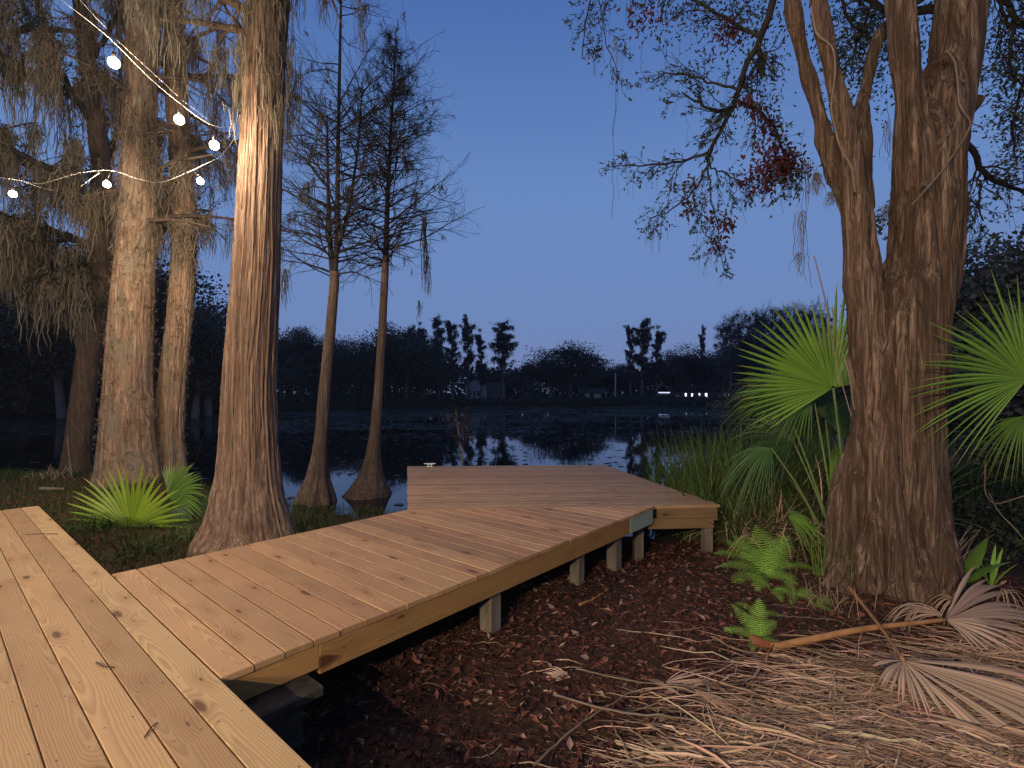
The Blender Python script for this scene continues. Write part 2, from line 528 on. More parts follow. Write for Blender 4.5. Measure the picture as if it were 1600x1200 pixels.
def tinted(name, base, var=.6, rough=.6, spec=.3, trans=0.0, nscale=0.0):
    """a colour modulated by the mesh's own per-piece tint (value around .5)"""
    s = NT(name)
    col = s.mix(1.0, base, s.tint().outputs["Color"], 'MULTIPLY')
    hs = s.n("ShaderNodeHueSaturation"); s.t.links.new(col, hs.inputs["Color"]); hs.inputs["Value"].default_value = 2.0
    col = hs.outputs[0]
    if nscale:
        col = s.mix(s.mapr(s.noise(s.obj(), nscale, 3), .35, .65, 0, .6), col, tuple(c * .4 for c in base))
    s.fin(col, rough, spec)
    if trans:
        tr = s.n("ShaderNodeBsdfTranslucent"); s.t.links.new(col, tr.inputs[0])
        mx = s.n("ShaderNodeMixShader"); mx.inputs[0].default_value = trans
        s.t.links.new(s.b.outputs[0], mx.inputs[1]); s.t.links.new(tr.outputs[0], mx.inputs[2])
        s.t.links.new(mx.outputs[0], s.out.inputs[0])
    return s.m

def plain(name, col, rough=.6, spec=.4, nscale=8.0, var=.35):
    s = NT(name)
    n = s.noise(s.obj(), nscale, 4)
    c = s.mix(s.mapr(n, .3, .7), tuple(q * (1 - var) for q in col), tuple(min(1, q * (1 + var * .5)) for q in col))
    s.bump(n, .15, .003)
    return s.fin(c, rough, spec)

M_DECK = wood("deck_pine", (.56, .39, .19), (.35, .20, .085), (.57, .345, .17), grain=.7, screws=True, kt=.42, ks=.13)
M_DECK2 = wood("walkway_pine", (.57, .345, .165), (.33, .175, .08), (.53, .28, .135), grain=.65, screws=True, kt=.45, ks=.12)
M_DECK3 = wood("platform_pine", (.48, .315, .155), (.24, .135, .07), (.40, .235, .12), grain=.8)
M_FASCIA = wood("fascia_pine", (.50, .285, .095), (.29, .145, .05), (.48, .255, .085), grain=.7, kt=.40, ks=.26)
M_BEAM = wood("beam_wood", (.30, .20, .09), (.17, .11, .05), (.26, .16, .08), grain=.6)
M_GREEN = wood("treated_end", (.34, .42, .36), (.22, .28, .22), (.36, .42, .36), grain=.4, knot=False)
M_POST = wood("post_wood", (.24, .18, .13), (.12, .09, .065), (.20, .145, .105), grain=.7, grey=(.20, .175, .15))
M_BLOCK = plain("pier_block", (.085, .068, .05), .9, .2, 14, .5)

M_CYP = bark("cypress_bark", (.055, .033, .022), (.33, .21, .145), (.60, .44, .335), 46, 2.0, 1.0, .06)
M_CYP2 = bark("shaggy_bark", (.06, .037, .025), (.33, .215, .145), (.58, .42, .31), 38, 2.4, 1.0, .06, moss=(.25, .205, .15))
M_CYP3 = bark("pond_cypress_bark", (.03, .02, .016), (.12, .083, .065), (.25, .19, .16), 44, 2.4, 1.0, .04, wet=(.12, .34))
M_OAKB = bark("oak_bark", (.025, .014, .009), (.155, .097, .064), (.43, .315, .235), 34, 1.6, 1.0, .07, spots=(.26, .22, .19))
M_LIMB = bark("limb_bark", (.03, .022, .018), (.08, .056, .042), (.15, .11, .085), 26, 4.0, .6, .01)
M_TWIG = plain("twig", (.030, .026, .027), .9, .1, 6)
M_PALE = plain("dead_twig", (.22, .17, .13), .9, .1, 6)
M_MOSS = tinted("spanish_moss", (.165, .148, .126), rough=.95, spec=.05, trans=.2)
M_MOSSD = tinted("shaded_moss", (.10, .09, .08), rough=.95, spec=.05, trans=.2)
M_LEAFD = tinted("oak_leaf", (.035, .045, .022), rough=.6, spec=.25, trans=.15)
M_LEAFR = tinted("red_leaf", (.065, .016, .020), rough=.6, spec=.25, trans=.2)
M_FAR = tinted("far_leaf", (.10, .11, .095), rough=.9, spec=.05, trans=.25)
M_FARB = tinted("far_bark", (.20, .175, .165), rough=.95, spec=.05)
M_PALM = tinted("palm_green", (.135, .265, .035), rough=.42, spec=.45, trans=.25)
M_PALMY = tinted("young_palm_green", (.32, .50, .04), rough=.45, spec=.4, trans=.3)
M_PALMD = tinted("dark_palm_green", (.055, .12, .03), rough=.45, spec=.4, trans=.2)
M_STALK = tinted("palm_stalk", (.13, .19, .05), rough=.5, spec=.35)
M_DEAD = tinted("dead_frond", (.40, .295, .225), rough=.85, spec=.15, trans=.1)
M_DEADST = tinted("dead_stalk", (.46, .235, .10), rough=.65, spec=.3, nscale=9)
M_BOOT = tinted("frond_boot", (.20, .065, .025), rough=.6, spec=.3)
M_STRAW = tinted("dry_strips", (.46, .315, .225), rough=.85, spec=.15)
M_LITTER = tinted("litter", (.145, .055, .038), rough=.8, spec=.25)
M_FERN = tinted("fern_green", (.20, .36, .055), rough=.55, spec=.3, trans=.3)
M_GRASS = tinted("grass_blade", (.045, .075, .018), rough=.7, spec=.2, trans=.2)
M_REED = tinted("reed_blade", (.07, .115, .025), rough=.6, spec=.3, trans=.2)
M_REEDF = tinted("far_reed", (.035, .045, .025), rough=.8, spec=.1)
M_PAD = tinted("lily_pad", (.040, .050, .042), rough=.7, spec=.3)
M_WIRE = plain("light_cable", (.38, .35, .32), .5, .4, 4, .2)
M_SOCK = plain("socket_black", (.02, .02, .02), .45, .4, 6)
M_CLEAT = plain("cleat_white", (.75, .74, .7), .4, .5, 20, .12)
M_WHITE = plain("white_wall", (.80, .81, .82), .8, .2, .6, .2)
M_GREYW = plain("grey_wall", (.22, .23, .25), .8, .2, .6, .3)
M_ROOF = plain("roof_shingle", (.12, .11, .11), .9, .2, 2, .4)
M_WINDARK = plain("window_glass", (.02, .022, .03), .1, .5, 2)

def emit(name, col, st):
    s = NT(name)
    s.b.inputs["Base Color"].default_value = (.02, .02, .02, 1)
    s.b.inputs["Emission Color"].default_value = (*col, 1)
    s.b.inputs["Emission Strength"].default_value = st
    return s.m
M_LIT = emit("lit_window", (.85, .9, 1.0), 2.2)
M_EAVE = emit("eave_lights", (.55, .62, 1.0), 1.6)

def bulb_glass():
    s = NT("glowing_bulb")
    e = s.n("ShaderNodeEmission"); e.inputs[0].default_value = (1, .86, .66, 1); e.inputs[1].default_value = 14
    t = s.n("ShaderNodeBsdfTransparent")
    a = s.n("ShaderNodeAddShader")
    s.t.links.new(e.outputs[0], a.inputs[0]); s.t.links.new(t.outputs[0], a.inputs[1]); s.t.links.new(a.outputs[0], s.out.inputs[0])
    return s.m
M_BULB = bulb_glass()

def ground_mat():
    s = NT("soil")
    p = s.geo()
    n = s.noise(p, 2.2, 6, .6); n2 = s.noise(p, 26, 5, .7); n3 = s.noise(p, .6, 3)
    c = s.ramp(n2, [(.3, (.030, .017, .013)), (.5, (.075, .040, .028)), (.7, (.14, .08, .055))])
    c = s.mix(s.mapr(n, .42, .62, 0, .7), c, (.045, .026, .02))
    c = s.mix(s.mapr(n3, .5, .62, 0, .4), c, (.03, .035, .016))
    s.bump(n2, .9, .02)
    return s.fin(c, .95, .1)
M_GROUND = ground_mat()

def water_mat():
    s = NT("lake_water")
    p = s.geo()
    n = s.noise(s.scaled(p, (1.0, .6, 1)), 2.2, 3, .5)
    n2 = s.noise(s.scaled(p, (1.0, .5, 1)), 9, 2, .5)
    s.bump(s.math('ADD', n, s.math('MULTIPLY', n2, .25)), .05, .02)
    s.b.inputs["IOR"].default_value = 1.36
    return s.fin((.004, .005, .007), .03, .6)
M_WATER = water_mat()

# ------------------------------------------------------------------ ground and water
SX = np.array([-400, -60, -40, -12, -9, -6.5, -4.5, -3, -1.6, -.5, .5, 1.6, 2.6, 3.6, 5.5, 9, 14, 22, 40, 80, 400.])
SY = np.array([14, 14, 13.5, 12.4, 11.6, 10.9, 9.3, 8.7, 8.0, 7.0, 6.6, 6.8, 7.6, 8.8, 10, 11.5, 16, 30, 52, 60, 60.])
FX = np.array([-400, -90, -60, -45, -32, -20, -8, 60, 90, 400.])
FY = np.array([34, 34, 36, 40, 52, 72, 82, 82, 70, 62.])
def shore(x): return np.interp(x, SX, SY)
def fshore(x): return np.interp(x, FX, FY)
def gz(x, y):
    x = np.asarray(x, float); y = np.asarray(y, float)
    d = shore(x) - y + .35 * vnoise(x * .8, y * .8, 3)
    d2 = y - fshore(x) + 2.5 * vnoise(x * .1, y * .1, 8)
    land = .31 * smooth(0, 2.2, d) + .14 * smooth(7.0, 9.5, y) * smooth(-4, -6, x) * smooth(0, 1.5, d)
    far = .35 * smooth(0, 3, d2) + .9 * smooth(5, 40, d2)
    lake = -.55 * smooth(0, 3, -d) * smooth(0, 3, -d2)
    z = np.where(d > 0, land, np.where(d2 > 0, far, lake))
    near = np.where((d > 0), 1.0, 0.3)
    z = z + near * (.035 * fbm(x * .9, y * .9, 1.0, 3) + .012 * vnoise(x * 6, y * 6, 2))
    z = z + .10 * np.exp(-(((x - 3.4) / .9) ** 2 + ((y - 4.55) / .8) ** 2))
    return z
def axis(a, b, c, d, step, grow=1.25):
    core = list(np.arange(b, c + 1e-6, step)); s = step; lo = []; x = b
    while x > a: s *= grow; x -= s; lo.append(x)
    s = step; hi = []; x = c
    while x < d: s *= grow; x += s; hi.append(x)
    return np.array(lo[::-1] + core + hi)
gx = axis(-900, -9, 7.5, 900, .085); gy = axis(-40, .5, 11.5, 1500, .085)
GX, GY = np.meshgrid(gx, gy)
mb = MB()
nx, ny = len(gx), len(gy)
ii, jj = np.meshgrid(np.arange(nx - 1), np.arange(ny - 1))
b0 = (jj * nx + ii).ravel()
mb.add(np.stack([GX, GY, gz(GX, GY)], -1).reshape(-1, 3), quads=np.stack([b0, b0 + 1, b0 + nx + 1, b0 + nx], 1))
mb.build("ground", M_GROUND, smooth_=True, kind="structure")
mb = MB()
mb.add([(-400, 4.5, 0), (400, 4.5, 0), (400, 125, 0), (-400, 125, 0)], quads=[[0, 1, 2, 3]])
mb.build("water", M_WATER, kind="structure")

# ------------------------------------------------------------------ decks
E2 = nrm(np.array([.762, -.648])); D1 = nrm(np.array([.648, .762]))
P0 = np.array([-5.28, 5.607])
PITCH, BW = .1450, .1392
def tp(s, q): return tuple(P0 + E2 * s + D1 * q)

def make_terrace():
    root = thing("terrace_deck", "broad pale yellow pine deck with knotty boards running away, lowest left", "deck", (*tp(5, -1), .3))
    m = MB()
    for k in range(44):
        q1 = -.003 - k * PITCH; q0 = q1 - BW - .0022
        cuts = [0.0 + rng.uniform(-.004, .004)]
        if k >= 2:
            s = rng.uniform(1.2, 4.8)
            while s < 9.5: cuts.append(s); s += rng.uniform(2.4, 4.2)
        cuts.append(10.2)
        for a, b in zip(cuts[:-1], cuts[1:]):
            board(m, [tp(a + .0015, q0), tp(b - .0015, q0), tp(b - .0015, q1), tp(a + .0015, q1)], DECK, .032, E2)
    m.build("decking", M_DECK, root)
    m = MB()
    for (s0, s1, q0, q1) in [(0.02, 10.2, -.045, -.007), (.02, .06, -6.2, -.047)]:
        board(m, [tp(s0, q0), tp(s1, q0), tp(s1, q1), tp(s0, q1)], DECK - .034, .17, E2 if s1 > 1 else D1)
    m.build("rim_joist", M_BEAM, root)
    for s in (.35, 2.2, 6.6, 8.6):
        for q in (-.15, -2.4):
            c = tp(s, q); g = float(gz(*c))
            m = MB(); box(m, (*c, (g - .1 + DECK - .21) / 2), .1, .1, DECK - .21 - g + .1, E2); m.build("post", M_POST, root)
    return root
make_terrace()

NL, NR = np.array([-1.12, 5.40]), np.array([2.34, 5.655])
FL, FR = np.array([-1.80, 8.66]), np.array([1.615, 8.80])
S0, S1 = 3.29, 5.24
ln = NR - NL; la, lb = -ln[1], ln[0]; lc = la * NL[0] + lb * NL[1]     # side with la*x+lb*y<=lc is near

def make_walkway():
    root = thing("boardwalk", "reddish pine boardwalk with crosswise planks and a knotty golden edge board", "boardwalk", (*tp(4.3, 2), .3))
    m = MB()
    for k in range(36):
        q0 = .004 + k * PITCH; q1 = q0 + BW
        poly = [tp(S0 + rng.uniform(-.004, .004), q0), tp(S1 + rng.uniform(0, .008), q0), tp(S1 + rng.uniform(0, .008), q1), tp(S0, q1)]
        poly = clip(poly, la, lb, lc - .004)
        if len(poly) >= 3:
            board(m, poly, DECK, .030, E2, col=(rng.random(), .9 if k == 0 else rng.random(), .0 if k == 0 else rng.random()))
    m.build("decking", M_DECK2, root)
    def fascia(s, q0, q1, ztop, h, mat, name, th=.038, label=None):
        m = MB()
        c = (np.array(tp(s, q0)) + np.array(tp(s, q1))) / 2
        box(m, (*c, ztop - h / 2), q1 - q0, th, h, D1, bev=.003)
        return m.build(name, mat, root, label=label)
    zt = DECK - .032
    fascia(S1 - .024, .012, .47, zt, .125, M_FASCIA, "edge_board")
    fascia(S1 - .022, .472, 3.86, zt, .158, M_FASCIA, "edge_board")
    fascia(S1 - .020, 3.863, 4.40, zt, .158, M_GREEN, "edge_board", label="short pale green treated end of the edge board")
    fascia(S0 + .022, .012, 2.22, zt, .158, M_FASCIA, "edge_board")
    m = MB()
    for s in (S0 + .5, S0 + 1.0, S0 + 1.45):
        c = (np.array(tp(s, .03)) + np.array(tp(s, 2.3 + (s - S0) * .95))) / 2
        box(m, (*c, DECK - .105), 2.2 + (s - S0) * .95, .038, .14, D1)
    m.build("joist", M_BEAM, root)
    for s, q, wd in ((S1 - .10, 1.86, .115), (S1 - .10, 3.02, .10), (S1 - .12, 3.74, .115), (S0 + .13, 1.5, .10), (S0 + .13, .5, .10), (S1 - .9, 1.9, .1), (S1 - .95, 3.0, .1)):
        c = tp(s, q); g = float(gz(*c))
        m = MB(); top = DECK - .045 if q < 1 else DECK - .06
        box(m, (*c, (g - .15 + top) / 2), wd, wd, top - g + .15, D1, bev=.006); m.build("post", M_POST, root)
    return root
make_walkway()

def make_pier():
    c = np.array(tp(S1 - .03, .25)); g = float(gz(*c))
    root = thing("pier_block", "stubby dark footing with a thick slab cap under the boardwalk's near corner", "footing", (*c, g))
    m = MB(); box(m, (*c, .607), .34, .34, .055, D1, bev=.01); m.build("cap", M_BLOCK, root)
    m = MB(); box(m, (*c, (g - .1 + .5785) / 2), .2, .2, .5785 - g + .1, D1, bev=.008); m.build("stem", M_BLOCK, root)
make_pier()

def make_platform():
    root = thing("dock_platform", "square dusky pine dock platform over the lake with planks running sideways", "dock", (.3, 7, 0))
    m = MB()
    n = 23
    for k in range(n):
        t0 = k / n; t1 = (k + 1) / n - .0030
        a, b = NL + (FL - NL) * t0, NR + (FR - NR) * t0
        c, d = NR + (FR - NR) * t1, NL + (FL - NL) * t1
        e = nrm(b - a)
        ja, jb = rng.uniform(-.006, .006, 2)
        cut = rng.uniform(.25, .75) if k % 6 == 4 else None
        if cut is None:
            board(m, [tuple(a + e * ja), tuple(b + e * jb), tuple(c + e * jb), tuple(d + e * ja)], DECK, .032, e)
        else:
            p, q = a + (b - a) * cut, d + (c - d) * cut
            board(m, [tuple(a + e * ja), tuple(p - e * .001), tuple(q - e * .001), tuple(d + e * ja)], DECK, .032, e)
            board(m, [tuple(p + e * .001), tuple(b + e * jb), tuple(c + e * jb), tuple(q + e * .001)], DECK, .032, e)
    m.build("decking", M_DECK3, root)
    def rim(a, b, ztop, h, inset, name="rim_board", mat=M_BEAM):
        e = nrm(b - a); nn = np.array([-e[1], e[0]])
        c = (a + b) / 2 + nn * (inset + .02)
        m = MB(); box(m, (*c, ztop - h / 2), np.linalg.norm(b - a) - 2 * inset - .045, .038, h, e, bev=.003); m.build(name, mat, root)
    J = NL + (NR - NL) * .785
    rim(J, NR, DECK - .034, .115, .004, mat=M_FASCIA if False else M_BEAM)
    rim(J - nrm(NR - NL) * .12, NR, DECK - .151, .12, .03, "lower_beam")
    rim(NR, FR, DECK - .034, .15, .004)
    rim(FR, FL, DECK - .034, .15, .004)
    rim(FL, NL, DECK - .034, .15, .004)
    for p in (NR + (-.11, .09), NR + (-.42, 1.6), FR + (-.1, -.12), FL + (.14, -.12), NL + (.0, 1.2), J + (-.16, .12), NL + (1.2, .3)):
        g = float(gz(*p))
        m = MB(); box(m, (*p, (g - .2 + DECK - .04) / 2), .10, .10, DECK - .04 - g + .2, (1, .1), bev=.006); m.build("post", M_POST, root)
    # boat cleat
    c = np.array([*(FL + (.40, -.10)), DECK])
    m = MB()
    for dx in (-.03, .03):
        tubes(m, resample([c + (dx, 0, 0), c + (dx * .9, 0, .02), c + (dx * .8, 0, .048)], 5), np.array([.016, .012, .010, .010, .011]), 8, True)
    tubes(m, resample([c + (-.10, 0, .060), c + (-.05, 0, .052), c + (.05, 0, .052), c + (.10, 0, .060)], 9), np.array([.006, .009, .012, .012, .012, .012, .012, .009, .006]), 8, True)
    box(m, c + (0, 0, .006), .11, .045, .010)
    m.build("cleat", M_CLEAT, root, True, label="small white boat cleat near the far left corner")
    return root
make_platform()

# ------------------------------------------------------------------ trunks
def lathe_trunk(mb, spine, rad, sides=88, rings=150, lobes=7, flute=.35, fz=1.0, rough=.03, seed=0, fib=9.0):
    S, R = resample(spine, rings, np.asarray(rad, float))
    T = nrm(np.gradient(S, axis=0)); U = nrm(np.cross(T, np.array([0, 1., .0]))); W = np.cross(U, T)
    z = S[:, 2] - S[:, 2].min()
    th = np.arange(sides) / sides * 2 * np.pi
    TH, Z = np.meshgrid(th, z)
    cs, sn = np.cos(TH), np.sin(TH)
    rr = R[:, None] * np.ones_like(TH)
    tw = TH + .25 * vnoise(Z * .8, seed, 0) + .12 * Z
    lob = vnoise(np.cos(tw) * lobes * .32 + seed, np.sin(tw) * lobes * .32, Z * .35)
    lob2 = 1 - 2 * np.abs(vnoise(np.cos(tw) * lobes * .45 + 9 + seed, np.sin(tw) * lobes * .45, Z * .25))
    fall = np.exp(-Z / fz)
    rr *= 1 + flute * fall * (.9 * lob + .35 * (lob2 - .3)) + .05 * lob
    TH0 = TH
    TH = TH + .10 * vnoise(np.cos(TH) * 2 + 3, np.sin(TH) * 2 + seed, Z * 1.7) + .035 * vnoise(np.cos(TH) * 5, np.sin(TH) * 5 + seed, Z * 5)
    ridge = 1 - np.abs(vnoise(np.cos(TH) * fib + seed * 3, np.sin(TH) * fib, Z * 1.4)) * 2
    fine = vnoise(np.cos(TH) * fib * 2.7, np.sin(TH) * fib * 2.7 + seed, Z * 2.3)
    r2 = 1 - np.abs(vnoise(np.cos(TH) * fib * 2.1 + 5, np.sin(TH) * fib * 2.1 + seed, Z * 2.6)) * 2
    rr += rough * (.55 * np.minimum(ridge, .6) + .45 * r2 + .22 * fine) * (R[:, None] / R.max()) ** .5
    V = S[:, None] + U[:, None] * (rr * cs)[..., None] + W[:, None] * (rr * sn)[..., None]
    i, j = np.meshgrid(np.arange(sides), np.arange(rings - 1))
    a = (j * sides + i).ravel(); b = (j * sides + (i + 1) % sides).ravel()
    mb.add(V.reshape(-1, 3), quads=np.stack([a, b, b + sides, a + sides], 1))
    return S, R, V

def prof(rows, d):
    sp, r = [], []
    for y, c, w_ in rows:
        sp.append(at(c, y, d)); r.append(w_ / 2 / F * d)
    return np.array(sp)[::1], np.array(r)

def moss_on(mb, V, n, z0, z1, length, width, front=None, off=.02, col=(.5, .5, .5), side=None, wig=.012, strands=1, spread=.02):
    rings, sides, _ = V.shape
    cen = V.mean(1)
    ok = [i for i in range(rings) if z0 <= cen[i, 2] <= z1]
    if not ok: return
    i = rng.choice(ok, n); j = rng.integers(0, sides, n)
    p = V[i, j]; o = nrm((p - cen[i]) * np.array([1, 1, 0]))
    if side is not None:
        keep = (o @ np.array(side)) > rng.uniform(-.6, .9, n)
        p, o = p[keep], o[keep]
    # clumpy cover
    cl = vnoise(p[:, 0] * 7, p[:, 1] * 7, p[:, 2] * 1.6)
    k = cl > rng.uniform(-.8, .35, len(p))
    p, o = p[k], o[k]
    hang(mb, p + o * off * rng.uniform(.2, 1.6, (len(p), 1)), length * rng.uniform(.4, 1.2, len(p)), strands, spread, width, 6, wig, col)

def climb(mb, V, j0, k0, k1, r, drift, off=.6):
    rings, sides, _ = V.shape
    ks = np.linspace(k0, k1, 60).astype(int)
    jj = (j0 + drift * np.linspace(0, 1, 60) + 3.0 * vnoise(np.linspace(0, 5, 60) + j0, j0, 0)).round().astype(int) % sides
    p = V[ks, jj]; c = V[ks].mean(1)
    o = nrm((p - c) * np.array([1, 1, 0]))
    line = resample(p + o * r * off, 60)
    tubes(mb, line, np.linspace(r, r * .55, 60), 6)

# tree A : big cypress beside the boardwalk
def cypress_big():
    base = at(385, 852, 5.72)
    root = thing("cypress_tree", "thick smooth-barked cypress with flared fluted base right beside the boardwalk", "tree", base)
    sp, r = prof([(905, 380, 195), (868, 382, 164), (850, 383, 152), (820, 385, 124), (780, 386, 103), (740, 388, 90), (690, 388, 80), (600, 389, 73), (500, 395, 68), (400, 401, 64), (300, 405, 60), (200, 409, 58), (100, 413, 57), (0, 420, 56), (-200, 428, 58), (-450, 436, 50)], 5.72)
    m = MB(); S, R, V = lathe_trunk(m, sp, r, 220, 240, 9, .30, .55, .034, 3, 9)
    m.build("trunk", M_CYP, root, True)
    m = MB()
    for j0, k0, k1, rr, dr in ((68, 8, 190, .016, 4), (84, 60, 200, .011, 10), (78, 30, 150, .008, -6), (97, 100, 215, .010, -8), (90, 10, 120, .007, 5), (72, 120, 210, .009, 8)):
        climb(m, V, int(j0 * 220 / 120), k0, k1, rr, dr)
    m.build("vine", M_CYP2, root, True)
    # limbs out of the top of the picture with hanging moss
    m = MB(); Pl = []
    for az, z, L in ((-2.6, 6.3, 1.8), (.4, 7.0, .9), (-.9, 7.2, .9), (2.4, 7.2, 2.2), (-1.9, 7.4, 1.6), (3.3, 6.1, 1.4), (0.1, 7.8, 1.2)):
        p = at(420, 0, 5.72); p[2] = z
        d = np.array([math.cos(az), math.sin(az), .15])
        Pl.append(resample([p, p + d * L * .5, p + d * L + (0, 0, -.15)], 8))
    Pl = np.array(Pl); Rl = np.full((len(Pl), 8), 1.0) * np.linspace(.05, .012, 8)
    tubes(m, Pl, Rl, 7)
    c1, r1 = spawn(Pl, Rl, 6, .2, 1, .7, .8, 5, .05); tubes(m, c1, r1, 4)
    c2, r2 = spawn(c1, r1, 5, .2, 1, .35, .8, 4, .0); tubes(m, c2, r2, 3)
    m.build("crown", M_LIMB, root, True)
    m = MB()
    moss_on(m, V, 260, 5.5, 8.0, .5, .0045, off=.05, col=(.55, .52, .46), strands=2, spread=.02)
    moss_on(m, V, 1300, 5.2, 8.0, .75, .0045, off=.10, col=(.5, .48, .42), side=(1, -.2, 0), strands=2, spread=.03)
    moss_on(m, V, 800, 5.1, 8.0, .5, .0045, off=.10, col=(.6, .56, .48), side=(-1, -.4, 0), strands=2, spread=.03)
    p, _ = points_on(c1, 34); p = p[(p[:, 0] < base[0] - .25) | (p[:, 0] > base[0] + .45)]; hang(m, p, rng.uniform(.3, .9, len(p)), 30, .05, .004, 7, .02, (.4, .4, .38))
    m.build("moss", M_MOSS, root)
    return root
cypress_big()

def cypress_mossy(px_rows, d, name, label, seed, group=None, mossn=3000, side=None):
    base = at(px_rows[1][1], px_rows[1][0], d)
    root = thing(name, label, "tree", base)
    sp, r = prof(px_rows, d)
    m = MB(); S, R, V = lathe_trunk(m, sp, r, 150, 200, 6, .34, .9, .042, seed, 6)
    m.build("trunk", M_CYP2, root, True)
    m = MB()
    moss_on(m, V, int(mossn * .7), .4, 5.0, .10, .004, off=.03, col=(.52, .46, .36), strands=2, spread=.02, wig=.012)
    moss_on(m, V, int(mossn * .35), 4.6, 10, .35, .006, off=.06, col=(.46, .43, .38), strands=2, spread=.03, wig=.02)
    m.build("moss", M_MOSS, root)
    m = MB(); Pl = []
    for _ in range(12):
        az = rng.uniform(0, 6.28); z = rng.uniform(5.2, 9.5); L = rng.uniform(1.0, 2.4)
        i = int(np.argmin(np.abs(S[:, 2] - z))); p = S[i]; dd = np.array([math.cos(az), math.sin(az) * .8, rng.uniform(-.1, .25)])
        Pl.append(resample([p, p + dd * L * .5, p + dd * L + (0, 0, -.2)], 8))
    Pl = np.array(Pl); Rl = np.ones((len(Pl), 8)) * np.linspace(.05, .012, 8)
    tubes(m, Pl, Rl, 6)
    c1, r1 = spawn(Pl, Rl, 6, .2, 1, .8, .8, 5, .0); tubes(m, c1, r1, 4)
    c2, r2 = spawn(c1, r1, 5, .2, 1, .4, .8, 4, .0); tubes(m, c2, r2, 3)
    m.build("crown", M_LIMB, root, True)
    m = MB()
    p, _ = points_on(np.concatenate([c1[:, :4], Pl[:, ::2]]), 60)
    hang(m, p, rng.uniform(.3, 1.2, 60), 42, .07, .005, 7, .03, (.36, .33, .29))
    m.build("hanging_moss", M_MOSS, root)
    return root
cypress_mossy([(800, 202, 122), (752, 201, 90), (700, 199, 72), (600, 199, 60), (500, 204, 55), (400, 212, 50), (300, 217, 46), (200, 218, 43), (100, 221, 41), (0, 226, 40), (-200, 232, 48), (-420, 236, 40)], 9.2,
              "cypress_tree", "shaggy moss-coated cypress trunk, the thicker of two close together behind the bright young palm", 11, mossn=3600)
cypress_mossy([(770, 258, 66), (735, 260, 48), (690, 262, 38), (600, 268, 35), (500, 280, 31), (400, 287, 30), (300, 286, 29), (200, 279, 27), (100, 272, 28), (0, 270, 27), (-200, 268, 28), (-420, 266, 22)], 9.8,
              "cypress_tree", "slimmer moss-coated cypress trunk just right of the thicker shaggy trunk", 23, mossn=2200)

# pond cypresses E and F
def pond_cypress(rows, d, stems, label, seed, cone, lean, moss_pts):
    base = at(rows[0][1], rows[0][0], d)
    root = thing("pond_cypress", label, "tree", base)
    sp, r = prof(rows, d)
    m = MB(); S, R, V = lathe_trunk(m, sp, r, 90, 170, 8, .55, .42, .018, seed, 6)
    m.build("trunk", M_CYP3, root, True)
    m = MB()
    allP, allR = [], []
    rs = np.random.default_rng(seed)
    k = 40
    for st, r0, r1_ in stems:
        p = resample([at(x, y, d + dd) for x, y, dd in st], k)
        rr = np.linspace(r0, r1_, k)
        tubes(m, p, rr, 8)
        allP.append(p); allR.append(rr)
    main = allP[cone[0]]
    br, brr = [], []
    for _ in range(cone[1]):
        sidx = rs.integers(0, len(allP)); P = allP[sidx]
        t = rs.uniform(0.02, .98)
        f = t * (k - 1); i = int(f); p = P[i]
        z = p[2]
        # crown profile: length by height
        L = np.interp(z, cone[2], cone[3]) * rs.uniform(.75, 1.45)
        az = rs.uniform(0, 6.283)
        up = rs.uniform(.1, .5) + .45 * t
        dd = np.array([math.cos(az), math.sin(az), up])
        pts = [p]; kk = 9
        for q in range(kk - 1):
            pts.append(pts[-1] + dd / np.linalg.norm(dd) * L / (kk - 1))
            dd = dd + rs.normal(size=3) * .13 + np.array([0, 0, -.02 + .05 * q / kk])
        br.append(pts); brr.append(np.linspace(max(.009, min(allR[sidx][i] * .45, .005 + .007 * L)), .003, kk))
    br, brr = np.array(br), np.array(brr)
    tubes(m, br, brr, 5)
    Lb = np.linalg.norm(br[:, -1] - br[:, 0], axis=1)
    c1, q1 = spawn(br, brr, 8, .12, 1, Lb * .36, .70, 6, .03, .16, .55, rmin=.0032, r=rs); tubes(m, c1, q1, 4)
    c2, q2 = spawn(c1, q1, 4, .15, 1, .22, .7, 4, .02, .2, .6, rmin=.0021, r=rs); tubes(m, c2, q2, 3)
    m.build("crown", M_TWIG, root, True)
    m = MB()
    p, _ = points_on(np.concatenate([c1, br[:, 2:8]]), 130, .1, 1, rs)
    hang(m, p, rs.uniform(.08, .35, 130), 9, .02, .006, 5, .015, (.42, .42, .42), rs)
    pts = np.array([at(x, y, d + rs.uniform(-.4, .4)) for x, y, _, _ in moss_pts])
    for (x, y, L, s), q in zip(moss_pts, pts):
        hang(m, q[None], L, s, .035, .007, 7, .018, (.42, .42, .42), rs)
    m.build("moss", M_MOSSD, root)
    return root
pond_cypress([(812, 493, 78), (788, 494, 62), (772, 495, 54), (745, 497, 34), (710, 500, 23), (670, 503, 19), (600, 508, 17), (520, 516, 15), (450, 522, 14), (425, 523, 14)], 9.5,
             [([(521, 440, 0), (514, 360, 0), (512, 250, .1), (511, 180, .1)], .060, .012),
              ([(523, 440, 0), (527, 370, 0), (528, 230, -.1), (531, 90, 0), (536, -160, 0)], .052, .010),
              ([(525, 400, 0), (545, 330, .3), (560, 230, .5), (566, 130, .6)], .042, .010)],
             "bare pond cypress with forked upper stems standing in the water, nearer the thick cypress", 5,
             (1, 150, [3.6, 4.5, 6.0, 8.0, 10, 11.5], [1.3, 1.75, 1.7, 1.45, 1.2, .9]), 0,
             [(566, 250, .25, 30), (480, 285, .55, 30), (543, 290, .6, 28), (585, 285, .5, 22), (445, 420, .8, 26), (505, 215, .4, 18), (472, 300, .3, 20)])
